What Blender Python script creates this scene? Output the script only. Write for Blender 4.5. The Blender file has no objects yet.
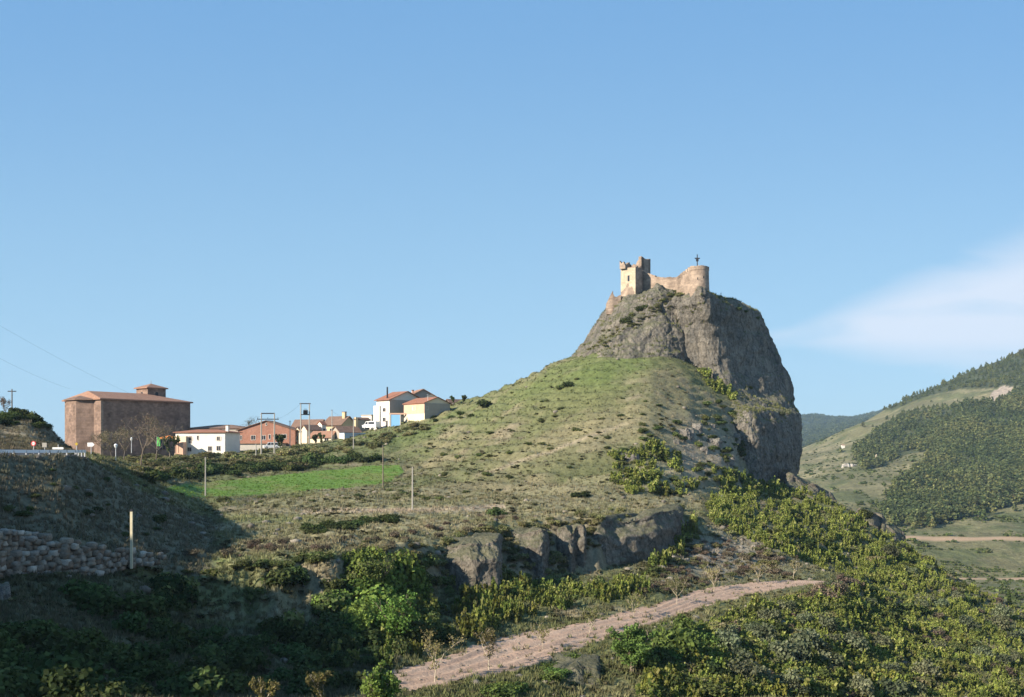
import bpy, math, random
import numpy as np
from mathutils import Vector, Matrix, Euler

# ------------------------------------------------------------------ camera, sky, sun, exposure
scene = bpy.context.scene
C = scene.collection
F = 1000.0            # focal length in pixels of the 1024 wide frame
HOR = 450.0           # image row of the horizon
cam_d = bpy.data.cameras.new('camera'); cam = bpy.data.objects.new('camera', cam_d); C.objects.link(cam)
cam.location = (0, 0, 0); cam.rotation_euler = (math.radians(90), 0, 0)
cam_d.sensor_width = 36; cam_d.lens = 36*F/1024; cam_d.shift_y = (HOR-348.5)/1024
cam_d.clip_start = 0.5; cam_d.clip_end = 40000
scene.camera = cam

SUN_EL = 26.0
SUN_DIR = Vector((-0.855, -0.52, 0)).normalized()      # horizontal direction towards the sun
world = bpy.data.worlds.new('World'); scene.world = world; world.use_nodes = True
wn = world.node_tree; wn.nodes.clear()
wo = wn.nodes.new('ShaderNodeOutputWorld'); bg = wn.nodes.new('ShaderNodeBackground')
sky = wn.nodes.new('ShaderNodeTexSky'); sky.sky_type = 'NISHITA'; sky.sun_disc = False
sky.sun_elevation = math.radians(SUN_EL)
sky.sun_rotation = math.atan2(SUN_DIR.x, SUN_DIR.y)
sky.altitude = 600; sky.air_density = 1.0; sky.dust_density = 0.2; sky.ozone_density = 2.5
bg.inputs['Strength'].default_value = 0.075

def wnode(t, **kw):
    n = wn.nodes.new(t)
    for k, v in kw.items(): setattr(n, k, v)
    return n
def wmath(op, a, b=None, c=None):
    n = wnode('ShaderNodeMath', operation=op)
    for i, v in enumerate((a, b, c)):
        if v is None: continue
        if isinstance(v, (int, float)): n.inputs[i].default_value = v
        else: wn.links.new(v, n.inputs[i])
    return n.outputs[0]
# a thin veil of cirrus low in the sky to the right
tc = wnode('ShaderNodeTexCoord'); sx = wnode('ShaderNodeSeparateXYZ'); wn.links.new(tc.outputs['Generated'], sx.inputs[0])
yy = wmath('MAXIMUM', sx.outputs[1], 0.05)
U = wmath('DIVIDE', sx.outputs[0], yy); V = wmath('DIVIDE', sx.outputs[2], yy)
cmb = wnode('ShaderNodeCombineXYZ'); wn.links.new(U, cmb.inputs[0]); wn.links.new(V, cmb.inputs[1])
mp = wnode('ShaderNodeMapping'); mp.inputs['Rotation'].default_value = (0, 0, math.radians(-18)); mp.inputs['Scale'].default_value = (3.0, 17, 1)
wn.links.new(cmb.outputs[0], mp.inputs['Vector'])
nz = wnode('ShaderNodeTexNoise'); nz.inputs['Scale'].default_value = 1.6; nz.inputs['Detail'].default_value = 7; nz.inputs['Roughness'].default_value = 0.5
nz.inputs['Distortion'].default_value = 0.8
wn.links.new(mp.outputs[0], nz.inputs['Vector'])
def wramp(x, a, b):
    n = wnode('ShaderNodeMapRange', interpolation_type='SMOOTHSTEP'); n.clamp = True
    wn.links.new(x, n.inputs[0]); n.inputs[1].default_value = a; n.inputs[2].default_value = b
    return n.outputs[0]
mid = wmath('MULTIPLY_ADD', U, 0.12, 0.080)                      # axis of the veil
wid = wmath('MAXIMUM', wmath('MULTIPLY_ADD', U, 0.27, -0.066), 0.010)   # half-width grows to the right
dd = wmath('DIVIDE', wmath('ABSOLUTE', wmath('SUBTRACT', V, mid)), wid)
nzs = wmath('MULTIPLY_ADD', nz.outputs[0], 0.9, -0.45)
band = wmath('SUBTRACT', 1.0, wramp(wmath('ADD', dd, wmath('MULTIPLY', nzs, 1.3)), 0.3, 1.35))
along = wramp(wmath('ADD', U, wmath('MULTIPLY', nzs, 0.1)), 0.17, 0.42)
cl = wmath('MULTIPLY', wmath('MULTIPLY', band, along), wramp(nz.outputs[0], -0.05, 0.72))
cl = wmath('MINIMUM', wmath('MULTIPLY', cl, 0.98), 0.8)
mixc = wnode('ShaderNodeMix', data_type='RGBA')
wn.links.new(cl, mixc.inputs[0])
blue = wnode('ShaderNodeMix', data_type='RGBA'); blue.inputs[0].default_value = 0.85     # a clear azure evening sky, paler towards the horizon
wn.links.new(sky.outputs[0], blue.inputs[6])
hz_ = wnode('ShaderNodeMix', data_type='RGBA'); wn.links.new(wramp(V, 0.0, 0.5), hz_.inputs[0])
hz_.inputs[6].default_value = (2.55, 4.3, 5.7, 1); hz_.inputs[7].default_value = (1.26, 2.85, 5.1, 1)
wn.links.new(hz_.outputs[2], blue.inputs[7]); wn.links.new(blue.outputs[2], mixc.inputs[6]); mixc.inputs[7].default_value = (5.6, 5.9, 6.6, 1)
wn.links.new(mixc.outputs[2], bg.inputs['Color']); wn.links.new(bg.outputs[0], wo.inputs['Surface'])

sun_d = bpy.data.lights.new('sun', 'SUN'); sun = bpy.data.objects.new('sun', sun_d); C.objects.link(sun)
sun_d.energy = 5.0; sun_d.angle = math.radians(0.5); sun_d.color = (1.0, 0.88, 0.72)
e = math.radians(SUN_EL)
sv = Vector((SUN_DIR.x*math.cos(e), SUN_DIR.y*math.cos(e), math.sin(e)))
sun.rotation_euler = sv.to_track_quat('Z', 'Y').to_euler(); sun.location = (-60, -40, 60)

vs = scene.view_settings
scene.display_settings.display_device = 'sRGB'
vs.view_transform = 'Standard'; vs.look = 'None'; vs.gamma = 1.0; vs.use_curve_mapping = False
vs.exposure = 1.02
scene.cycles.max_bounces = 5; scene.cycles.diffuse_bounces = 2; scene.cycles.glossy_bounces = 1
scene.cycles.transmission_bounces = 2; scene.cycles.transparent_max_bounces = 4; scene.cycles.volume_bounces = 0
scene.cycles.use_denoising = True

# ------------------------------------------------------------------ helpers
rng = np.random.default_rng(11)
random.seed(5)

def smooth01(t): t = np.clip(t, 0, 1); return t*t*(3-2*t)
def sstep(x, a, b): return smooth01((x-a)/(b-a))
def _hash(ix, iy, iz, seed):
    h = (ix.astype(np.int64)*374761393 + iy.astype(np.int64)*668265263 + iz.astype(np.int64)*2147483647 + seed*974711) & 0xffffffff
    h = ((h ^ (h >> 13))*1274126177) & 0xffffffff
    h = ((h ^ (h >> 15))*2246822519) & 0xffffffff
    return ((h ^ (h >> 16)) & 0xffff)/65535.0
def vnoise(x, y, z=None, seed=0):
    x = np.asarray(x, float); y = np.asarray(y, float)
    z = np.zeros_like(x) if z is None else np.asarray(z, float)
    fx, fy, fz = np.floor(x), np.floor(y), np.floor(z)
    tx, ty, tz = x-fx, y-fy, z-fz
    tx = tx*tx*(3-2*tx); ty = ty*ty*(3-2*ty); tz = tz*tz*(3-2*tz)
    out = 0
    for dz in (0, 1):
        wz = tz if dz else 1-tz
        if dz and not np.any(tz): continue
        for dy in (0, 1):
            wy = ty if dy else 1-ty
            for dx in (0, 1):
                wx = tx if dx else 1-tx
                out = out + _hash(fx+dx, fy+dy, fz+dz, seed)*wx*wy*wz
    return out
def fbm(x, y, z=None, octv=4, seed=0, gain=0.5):
    s, a, t = 0, 1.0, 0
    for k in range(octv):
        f = 2.03**k
        s = s + a*vnoise(np.asarray(x)*f+17.3*k, np.asarray(y)*f-9.1*k, None if z is None else np.asarray(z)*f+5.7*k, seed+k)
        t += a; a *= gain
    return s/t          # 0..1
def ridged(x, y, z, octv=4, seed=0):
    s, a, t = 0, 1.0, 0
    for k in range(octv):
        f = 2.1**k
        n = 1-np.abs(2*vnoise(x*f+3*k, y*f+7*k, z*f-4*k, seed+k)-1)
        s = s+a*n*n; t += a; a *= 0.5
    return s/t

# ---- materials
def nt(name):
    m = bpy.data.materials.new(name); m.use_nodes = True
    n = m.node_tree.nodes; l = m.node_tree.links
    b = n['Principled BSDF']; b.inputs['Roughness'].default_value = 0.9
    b.inputs['Specular IOR Level'].default_value = 0.15
    return m, n, l, b
def N(n, t, **kw):
    x = n.new(t)
    for k, v in kw.items(): setattr(x, k, v)
    return x
def tex_noise(n, l, scale, detail=4, rough=0.6, vec=None):
    t = n.new('ShaderNodeTexNoise'); t.inputs['Scale'].default_value = scale
    t.inputs['Detail'].default_value = detail; t.inputs['Roughness'].default_value = rough
    if vec is not None: l.new(vec, t.inputs['Vector'])
    return t.outputs[0]
def maprange(n, l, x, a, b, c=0.0, d=1.0):
    t = n.new('ShaderNodeMapRange'); t.clamp = True
    l.new(x, t.inputs[0]); t.inputs[1].default_value = a; t.inputs[2].default_value = b
    t.inputs[3].default_value = c; t.inputs[4].default_value = d
    return t.outputs[0]
def mixcol(n, l, fac, a, b, mode='MIX'):
    t = n.new('ShaderNodeMix'); t.data_type = 'RGBA'; t.blend_type = mode
    for i, v in ((0, fac), (6, a), (7, b)):
        if isinstance(v, (int, float)): t.inputs[i].default_value = v
        elif isinstance(v, tuple): t.inputs[i].default_value = (*v, 1)
        else: l.new(v, t.inputs[i])
    return t.outputs[2]
def bump(n, l, b, h, strength, dist):
    t = n.new('ShaderNodeBump'); t.inputs['Strength'].default_value = strength; t.inputs['Distance'].default_value = dist
    l.new(h, t.inputs['Height']); l.new(t.outputs[0], b.inputs['Normal'])
def geopos(n): return n.new('ShaderNodeNewGeometry').outputs['Position']
def objpos(n): return n.new('ShaderNodeTexCoord').outputs['Object']

def mat_plain(name, col, var=0.12, scale=1.5, rough=0.85, bumpd=0.0, metal=0.0):
    m, n, l, b = nt(name)
    p = objpos(n)
    t = tex_noise(n, l, scale, 5, 0.65, p)
    v = maprange(n, l, t, 0.25, 0.75, 1-var, 1+var)
    l.new(mixcol(n, l, 1.0, col, v, 'MULTIPLY'), b.inputs['Base Color'])
    b.inputs['Roughness'].default_value = rough; b.inputs['Metallic'].default_value = metal
    if bumpd: bump(n, l, b, t, 0.6, bumpd)
    return m
def mat_attr(name, scales=((0.9, 0.35), (4.0, 0.3)), bumps=(1.6, 0.25), translucent=0.0, objrand=0.0):
    """albedo from the vertex colour 'Col' with fine procedural variation"""
    m, n, l, b = nt(name)
    a = N(n, 'ShaderNodeAttribute', attribute_name='Col')
    p = geopos(n); col = a.outputs['Color']; h = None
    for s, v in scales:
        t = tex_noise(n, l, s, 5, 0.62, p); h = h or t
        col = mixcol(n, l, 1.0, col, maprange(n, l, t, 0.25, 0.75, 1-v, 1+v), 'MULTIPLY')
    if objrand:
        oi = N(n, 'ShaderNodeObjectInfo')
        col = mixcol(n, l, 1.0, col, maprange(n, l, oi.outputs['Random'], 0, 1, 1-objrand, 1+objrand), 'MULTIPLY')
        wv = N(n, 'ShaderNodeTexWhiteNoise', noise_dimensions='1D'); l.new(oi.outputs['Random'], wv.inputs['W'])
        hs = N(n, 'ShaderNodeHueSaturation'); l.new(maprange(n, l, wv.outputs['Value'], 0, 1, 0.462, 0.52), hs.inputs['Hue'])
        l.new(col, hs.inputs['Color']); col = hs.outputs[0]
    l.new(col, b.inputs['Base Color'])
    if bumps: bump(n, l, b, tex_noise(n, l, bumps[0], 6, 0.7, p), 0.9, bumps[1])
    if translucent:
        tr = N(n, 'ShaderNodeBsdfTranslucent'); l.new(col, tr.inputs['Color'])
        ms = N(n, 'ShaderNodeMixShader'); ms.inputs[0].default_value = translucent
        l.new(b.outputs[0], ms.inputs[1]); l.new(tr.outputs[0], ms.inputs[2])
        l.new(ms.outputs[0], n['Material Output'].inputs['Surface'])
    return m
def mat_rock(name, base, dark, pale, moss=(0.10, 0.11, 0.045), mossamt=0.5, s=1.0):
    m, n, l, b = nt(name)
    p = geopos(n)
    mp = N(n, 'ShaderNodeMapping'); mp.inputs['Scale'].default_value = (1, 1, 0.35); l.new(p, mp.inputs['Vector'])
    big = tex_noise(n, l, 0.11*s, 5, 0.6, p)
    streak = tex_noise(n, l, 0.42*s, 6, 0.65, mp.outputs[0])
    fine = tex_noise(n, l, 1.7*s, 6, 0.72, p)
    mp2 = N(n, 'ShaderNodeMapping'); mp2.inputs['Scale'].default_value = (0.18, 0.18, 1.3); l.new(p, mp2.inputs['Vector'])
    strata = tex_noise(n, l, 0.55*s, 4, 0.6, mp2.outputs[0])
    c = mixcol(n, l, maprange(n, l, streak, 0.36, 0.66), dark, base)
    c = mixcol(n, l, maprange(n, l, strata, 0.55, 0.72, 0, 0.55), c, dark)
    c = mixcol(n, l, maprange(n, l, big, 0.5, 0.72, 0, 0.8), c, pale)
    c = mixcol(n, l, 1.0, c, maprange(n, l, fine, 0.28, 0.72, 0.62, 1.35), 'MULTIPLY')
    vo = N(n, 'ShaderNodeTexVoronoi'); vo.inputs['Scale'].default_value = 1.9*s; l.new(p, vo.inputs['Vector'])
    c = mixcol(n, l, 1.0, c, maprange(n, l, vo.outputs['Distance'], 0.0, 0.7, 1.12, 0.82), 'MULTIPLY')
    ve = N(n, 'ShaderNodeTexVoronoi', feature='DISTANCE_TO_EDGE'); ve.inputs['Scale'].default_value = 0.55*s
    wv_ = N(n, 'ShaderNodeVectorMath', operation='ADD'); l.new(mp.outputs[0], wv_.inputs[0])
    tn = n.new('ShaderNodeTexNoise'); tn.inputs['Scale'].default_value = 0.8*s; tn.inputs['Detail'].default_value = 5; l.new(p, tn.inputs['Vector']); l.new(tn.outputs[1], wv_.inputs[1]); l.new(wv_.outputs[0], ve.inputs['Vector'])
    c = mixcol(n, l, 1.0, c, maprange(n, l, ve.outputs['Distance'], 0.0, 0.09, 0.55, 1.0), 'MULTIPLY')
    nrm = N(n, 'ShaderNodeSeparateXYZ'); l.new(n.new('ShaderNodeNewGeometry').outputs['Normal'], nrm.inputs[0])
    t = N(n, 'ShaderNodeMath', operation='ADD'); l.new(nrm.outputs[2], t.inputs[0]); l.new(maprange(n, l, tex_noise(n, l, 0.5*s, 5, 0.7, p), 0.3, 0.7, -0.35, 0.35), t.inputs[1])
    c = mixcol(n, l, maprange(n, l, t.outputs[0], 0.42, 0.85, 0, mossamt), c, moss)
    l.new(c, b.inputs['Base Color'])
    ad = N(n, 'ShaderNodeMath', operation='ADD'); l.new(fine, ad.inputs[0]); l.new(streak, ad.inputs[1])
    bump(n, l, b, ad.outputs[0], 1.0, 0.55/s)
    return m
def mat_masonry(name, c1, c2, mortar, bw=0.5, bh=0.25, stain=0.35):
    m, n, l, b = nt(name)
    p = objpos(n)
    # walls run along local X or Y: use x+y as the horizontal coordinate
    sp = N(n, 'ShaderNodeSeparateXYZ'); l.new(p, sp.inputs[0])
    ad = N(n, 'ShaderNodeMath', operation='ADD'); l.new(sp.outputs[0], ad.inputs[0]); l.new(sp.outputs[1], ad.inputs[1])
    cb = N(n, 'ShaderNodeCombineXYZ'); l.new(ad.outputs[0], cb.inputs[0]); l.new(sp.outputs[2], cb.inputs[1])
    br = N(n, 'ShaderNodeTexBrick'); br.inputs['Scale'].default_value = 1.0
    br.inputs['Brick Width'].default_value = bw; br.inputs['Row Height'].default_value = bh; br.inputs['Mortar Size'].default_value = 0.018
    br.inputs['Color1'].default_value = (*c1, 1); br.inputs['Color2'].default_value = (*c2, 1); br.inputs['Mortar'].default_value = (*mortar, 1)
    l.new(cb.outputs[0], br.inputs['Vector'])
    t = tex_noise(n, l, 0.35, 6, 0.68, p); t2 = tex_noise(n, l, 1.6, 5, 0.7, p)
    c = mixcol(n, l, 1.0, br.outputs['Color'], maprange(n, l, t, 0.28, 0.72, 1-stain, 1+stain*0.8), 'MULTIPLY')
    c = mixcol(n, l, 1.0, c, maprange(n, l, t2, 0.25, 0.75, 0.8, 1.22), 'MULTIPLY')
    l.new(c, b.inputs['Base Color'])
    bump(n, l, b, t2, 0.7, 0.12)
    return m
def mat_tiles(name, c1, c2):
    m, n, l, b = nt(name)
    p = objpos(n)
    w = N(n, 'ShaderNodeTexWave', wave_type='BANDS', bands_direction='DIAGONAL'); w.inputs['Scale'].default_value = 2.2; w.inputs['Distortion'].default_value = 1.0
    l.new(p, w.inputs['Vector'])
    t = tex_noise(n, l, 0.9, 6, 0.7, p)
    c = mixcol(n, l, maprange(n, l, t, 0.3, 0.7), c1, c2)
    c = mixcol(n, l, 1.0, c, maprange(n, l, w.outputs[0], 0, 1, 0.8, 1.12), 'MULTIPLY')
    l.new(c, b.inputs['Base Color']); bump(n, l, b, w.outputs[0], 0.6, 0.08)
    return m
def mat_glass(name):
    m, n, l, b = nt(name)
    b.inputs['Base Color'].default_value = (0.03, 0.035, 0.045, 1); b.inputs['Roughness'].default_value = 0.12
    b.inputs['Specular IOR Level'].default_value = 0.5
    return m

M = {}
M['ground'] = mat_attr('ground_cover_soil')
M['far_ground'] = mat_attr('far_hillside', scales=((0.03, 0.3), (0.16, 0.35), (0.5, 0.3)), bumps=(0.2, 2.5))
M['grass'] = mat_attr('dry_grass', scales=((0.7, 0.2),), bumps=None, translucent=0.2)
M['leaf'] = mat_attr('foliage', scales=((1.3, 0.22),), bumps=None, translucent=0.25, objrand=0.4)
M['bark'] = mat_plain('bark', (0.16, 0.13, 0.10), 0.3, 4)
M['twig'] = mat_plain('pale_bark', (0.42, 0.36, 0.27), 0.25, 4)
M['field'] = mat_attr('young_crop', scales=((0.6, 0.14), (3, 0.16)), bumps=(2.5, 0.12))
M['dirt'] = mat_attr('ploughed_track_earth', scales=((0.8, 0.16), (3.5, 0.2)), bumps=(2.4, 0.16))
M['asphalt'] = mat_plain('asphalt', (0.055, 0.055, 0.058), 0.2, 2)
M['crag'] = mat_rock('conglomerate_crag', (0.235, 0.21, 0.172), (0.13, 0.122, 0.108), (0.295, 0.262, 0.21))
M['outcrop'] = mat_rock('outcrop_stone', (0.215, 0.19, 0.152), (0.125, 0.112, 0.092), (0.285, 0.25, 0.20), s=1.5, mossamt=0.5)
M['boulder'] = mat_rock('boulder_stone', (0.30, 0.27, 0.235), (0.14, 0.13, 0.115), (0.40, 0.365, 0.31), s=3.0, mossamt=0.3)
M['pale_boulder'] = mat_rock('pale_boulder_stone', (0.58, 0.54, 0.48), (0.40, 0.36, 0.31), (0.66, 0.62, 0.56), s=.4, mossamt=0.1)
M['wallstone'] = mat_attr('dry_wall_stone', scales=((2.2, 0.3), (9, 0.25)), bumps=(7, 0.06))
M['castle'] = mat_masonry('castle_masonry', (0.33, 0.255, 0.195), (0.235, 0.18, 0.14), (0.28, 0.22, 0.17), 0.7, 0.35, 0.55)
M['castle_pale'] = mat_masonry('castle_render', (0.48, 0.40, 0.29), (0.42, 0.345, 0.25), (0.37, 0.305, 0.225), 0.9, 0.45, 0.2)
M['church'] = mat_masonry('church_stone', (0.245, 0.17, 0.13), (0.175, 0.122, 0.097), (0.21, 0.15, 0.12), 0.8, 0.42, 0.5)
M['tiles'] = mat_tiles('clay_tiles', (0.28, 0.15, 0.10), (0.38, 0.23, 0.16))
M['tiles_dark'] = mat_tiles('weathered_tiles', (0.17, 0.115, 0.09), (0.26, 0.165, 0.12))
M['tiles_red'] = mat_tiles('red_tiles', (0.29, 0.125, 0.08), (0.36, 0.18, 0.12))
M['brick'] = mat_masonry('red_brick', (0.31, 0.14, 0.095), (0.26, 0.115, 0.08), (0.30, 0.175, 0.13), 0.25, 0.08, 0.15)
M['white'] = mat_plain('white_render', (0.68, 0.645, 0.58), 0.12, 0.5)
M['cream'] = mat_plain('cream_render', (0.64, 0.55, 0.41), 0.1, 0.5)
M['ochre'] = mat_plain('ochre_render', (0.56, 0.44, 0.27), 0.1, 0.5)
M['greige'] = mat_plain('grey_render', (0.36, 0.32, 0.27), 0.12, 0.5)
M['pink'] = mat_plain('pink_brick', (0.58, 0.37, 0.27), 0.1, 0.8)
M['concrete'] = mat_plain('concrete', (0.42, 0.40, 0.36), 0.12, 0.8)
M['pole'] = mat_plain('pole_concrete', (0.36, 0.34, 0.30), 0.12, 0.8)
M['wood'] = mat_plain('pole_timber', (0.17, 0.14, 0.11), 0.2, 2)
M['metal'] = mat_plain('galvanised_steel', (0.55, 0.56, 0.57), 0.08, 2, 0.45, metal=0.6)
M['iron'] = mat_plain('dark_iron', (0.035, 0.035, 0.04), 0.2, 2, 0.6)
M['glass'] = mat_glass('window_glass')
M['frame'] = mat_plain('window_surround', (0.55, 0.5, 0.44), 0.1, 2)
M['blue'] = mat_plain('blue_gate_paint', (0.22, 0.45, 0.72), 0.06, 1, 0.5)
M['bluegrey'] = mat_plain('blue_grey_cladding', (0.38, 0.45, 0.52), 0.08, 1, 0.6)
M['carwhite'] = mat_plain('white_car_paint', (0.80, 0.80, 0.79), 0.02, 1, 0.25)
M['tyre'] = mat_plain('tyre_rubber', (0.03, 0.03, 0.03), 0.1, 2)
M['orange'] = mat_plain('orange_canvas', (0.65, 0.22, 0.07), 0.08, 1)
M['green'] = mat_plain('green_banner', (0.12, 0.5, 0.12), 0.06, 1)
M['signwhite'] = mat_plain('white_sign_face', (0.82, 0.82, 0.80), 0.03, 2, 0.4)
M['signred'] = mat_plain('red_sign_band', (0.65, 0.04, 0.04), 0.03, 2, 0.4)
M['signyellow'] = mat_plain('yellow_sign_face', (0.5, 0.36, 0.06), 0.03, 2, 0.4)
M['stakeyellow'] = mat_plain('yellow_stake_paint', (0.58, 0.52, 0.36), 0.18, 2, 0.6)

# ---- mesh from arrays
def mesh_arrays(name, V, faces, mats, cols=None, smooth=False, mat_idx=None):
    """faces: (n,k) array, all of one size"""
    me = bpy.data.meshes.new(name)
    V = np.ascontiguousarray(V, np.float32); faces = np.ascontiguousarray(faces, np.int32)
    nf, k = faces.shape
    me.vertices.add(len(V)); me.vertices.foreach_set('co', V.ravel())
    me.loops.add(nf*k); me.loops.foreach_set('vertex_index', faces.ravel())
    me.polygons.add(nf); me.polygons.foreach_set('loop_start', np.arange(0, nf*k, k, dtype=np.int32))
    me.polygons.foreach_set('loop_total', np.full(nf, k, np.int32))
    if smooth: me.polygons.foreach_set('use_smooth', np.ones(nf, bool))
    if mat_idx is not None: me.polygons.foreach_set('material_index', np.asarray(mat_idx, np.int32))
    for m in (mats if isinstance(mats, (list, tuple)) else [mats]): me.materials.append(m)
    if cols is not None:
        ca = me.color_attributes.new('Col', 'FLOAT_COLOR', 'POINT')
        c4 = np.ones((len(V), 4), np.float32); c4[:, :3] = cols
        ca.data.foreach_set('color', c4.ravel())
    me.update(calc_edges=True); me.validate()
    return me
def link(name, me, parent=None, loc=None):
    o = bpy.data.objects.new(name, me); C.objects.link(o)
    if parent: o.parent = parent
    if loc is not None: o.location = loc
    return o
def tag(o, label, cat, group=None, kind=None):
    o['label'] = label; o['category'] = cat
    if group: o['group'] = group
    if kind: o['kind'] = kind
    return o
def structure(o, label=None): 
    o['kind'] = 'structure'
    return o
def thing(name, label, cat, loc=(0, 0, 0), rz=0.0, group=None):
    o = bpy.data.objects.new(name, None); C.objects.link(o)
    o.location = loc; o.rotation_euler = (0, 0, rz); o.empty_display_size = 0.5
    return tag(o, label, cat, group)
def copy_tree(o, parent=None):
    c = o.copy(); C.objects.link(c)
    if parent: c.parent = parent
    for ch in [x for x in o.children]: copy_tree(ch, c)
    return c

class MB:
    """collects polygons into one mesh"""
    def __init__(s): s.v = []; s.f = []; s.mi = []; s.mats = []; s.cur = 0
    def mat(s, m):
        if m not in s.mats: s.mats.append(m)
        s.cur = s.mats.index(m); return s
    def poly(s, pts):
        b = len(s.v); s.v += [tuple(p) for p in pts]; s.f.append(list(range(b, b+len(pts)))); s.mi.append(s.cur)
    def faces(s, V, Fc):
        b = len(s.v); s.v += [tuple(p) for p in V]
        for f in Fc: s.f.append([b+i for i in f]); s.mi.append(s.cur)
    def box(s, x0, x1, y0, y1, z0, z1):
        V = [(x0,y0,z0),(x1,y0,z0),(x1,y1,z0),(x0,y1,z0),(x0,y0,z1),(x1,y0,z1),(x1,y1,z1),(x0,y1,z1)]
        s.faces(V, [(0,3,2,1),(4,5,6,7),(0,1,5,4),(1,2,6,5),(2,3,7,6),(3,0,4,7)]); return s
    def prism(s, poly, z0, z1, top=None):
        """poly: list of (x,y) counter-clockwise; top: optional z per vertex"""
        n = len(poly); tz = top or [z1]*n
        V = [(p[0], p[1], z0) for p in poly] + [(p[0], p[1], tz[i]) for i, p in enumerate(poly)]
        Fc = [tuple(range(n-1, -1, -1)), tuple(range(n, 2*n))] + [(i, (i+1) % n, n+(i+1) % n, n+i) for i in range(n)]
        s.faces(V, Fc); return s
    def tube(s, a, b, r0, r1=None, n=8):
        r1 = r0 if r1 is None else r1
        a, b = Vector(a), Vector(b); d = (b-a).normalized()
        u = d.orthogonal().normalized(); w = d.cross(u)
        V = []
        for p, r in ((a, r0), (b, r1)):
            for i in range(n):
                t = 2*math.pi*i/n; V.append(p+u*(r*math.cos(t))+w*(r*math.sin(t)))
        s.faces(V, [(i, (i+1) % n, n+(i+1) % n, n+i) for i in range(n)] + [tuple(range(n-1, -1, -1)), tuple(range(n, 2*n))]); return s
    def build(s, name, parent=None, mat=None, loc=None, smooth=False):
        if mat is not None and not s.mats: s.mats = [mat]
        me = bpy.data.meshes.new(name); me.from_pydata(s.v, [], s.f)
        for m in s.mats: me.materials.append(m)
        if len(s.mats) > 1: me.polygons.foreach_set('material_index', s.mi)
        if smooth: me.polygons.foreach_set('use_smooth', [True]*len(me.polygons))
        me.update()
        return link(name, me, parent, loc)

# ------------------------------------------------------------------ terrain: feature lines from the near bank to the ridge
# every line: column -> (row on the photograph's plane, depth) at its own true distance
def zr(py, Y): return (HOR-py)/F*Y
KN = [-4500, -1200, -300, 0, 60, 130, 200, 260, 330, 400, 440, 500, 560, 600, 650, 680, 720, 780, 800, 850, 900, 960, 1024, 1300, 4500]
def L(z=None, **k): pass
W = {}   # line -> {col: (Y, z)}
def line(name, left, pts, right):
    d = {}
    for c, (Y, z) in zip((-4500, -1200, -300), left): d[c] = (Y, z)
    for c, (py, Y) in pts.items(): d[c] = (Y, zr(py, Y))
    for c, (Y, z) in zip((1300, 4500), right): d[c] = (Y, z)
    W[name] = d
line('A0', [(0.6, -1.8), (1.0, -1.8), (1.0, -2)], {c: (3200, 1.0) for c in (0, 400, 1024)}, [(1.0, -2.5), (0.6, -2)])
line('A', [(2.0, -4), (7, -6), (15, -8.5)], {0: (760, 24), 260: (760, 27), 400: (760, 28), 600: (765, 30), 800: (765, 32), 1024: (765, 36)}, [(30, -14), (10, -8)])
line('B', [(3.2, -5), (10, -7), (27, -11)], {0: (702, 50), 130: (702, 56), 260: (704, 62), 400: (706, 67), 500: (706, 69), 600: (706, 73), 720: (704, 78), 850: (703, 90), 960: (703, 101), 1024: (703, 110)}, [(90, -26), (30, -18)])
line('C', [(3.6, -5), (12, -6.6), (32, -10.3)], {0: (655, 58), 130: (668, 63), 260: (690, 68), 330: (698, 70), 400: (694, 71), 440: (691, 72.5), 500: (677, 77), 560: (653, 85), 600: (640, 91), 650: (628, 97), 700: (608, 109.5), 740: (597, 118), 800: (588, 125), 838: (589, 128), 870: (612, 128), 900: (628, 128), 960: (655, 126), 1024: (668, 126)}, [(110, -28), (36, -18)])
line('D', [(4.0, -5), (13.5, -6.2), (36, -9.8)], {0: (615, 66), 130: (630, 72), 260: (660, 76), 330: (676, 77.5), 400: (671, 78), 450: (655, 84), 500: (637, 92.5), 550: (628, 97), 600: (618, 103), 650: (607, 110), 700: (590, 123.6), 750: (582, 131), 800: (577, 136), 838: (578, 138), 870: (594, 142), 900: (608, 142), 960: (640, 133), 1024: (661, 131)}, [(115, -28), (38, -18)])
line('E', [(4.3, -4.6), (15, -5.4), (43, -9)], {0: (576, 76), 60: (574, 79), 130: (566, 84.5), 170: (600, 84), 200: (626, 82), 260: (630, 84), 330: (628, 88), 400: (610, 97), 440: (594, 108), 520: (578, 120), 600: (572, 126), 650: (552, 138), 676: (541, 143), 690: (543, 143), 720: (543, 147), 780: (546, 151), 800: (549, 156), 850: (565, 164), 900: (592, 155), 960: (632, 140), 1024: (656, 135)}, [(122, -28.5), (40, -18)])
line('F', [(4.5, -4), (16, -4.4), (45.5, -7)], {0: (534, 78.0), 60: (542, 81), 130: (551, 86.5), 170: (571, 88.5), 200: (570, 90), 260: (563, 93), 330: (557, 96), 400: (551, 105), 440: (546, 114), 500: (524, 128), 600: (517, 133), 650: (511, 146), 680: (509, 159), 720: (506, 171), 780: (511, 187), 800: (518, 188), 850: (537, 180), 900: (566, 174), 960: (602, 157), 1024: (633, 151)}, [(130, -28.5), (44, -18)])
line('G', [(4.9, -2.6), (17.5, -2.8), (51, -4)], {0: (500, 83.5), 60: (507, 87.5), 130: (527, 96), 200: (536, 106), 260: (530, 118), 330: (525, 125), 400: (515, 135), 500: (508, 148), 600: (500, 160), 650: (496, 168), 680: (494, 176), 720: (491, 190), 780: (497, 212), 800: (499, 213), 850: (517, 200), 900: (551, 190), 960: (587, 171), 1024: (621, 164)}, [(140, -28.5), (48, -18)])
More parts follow.
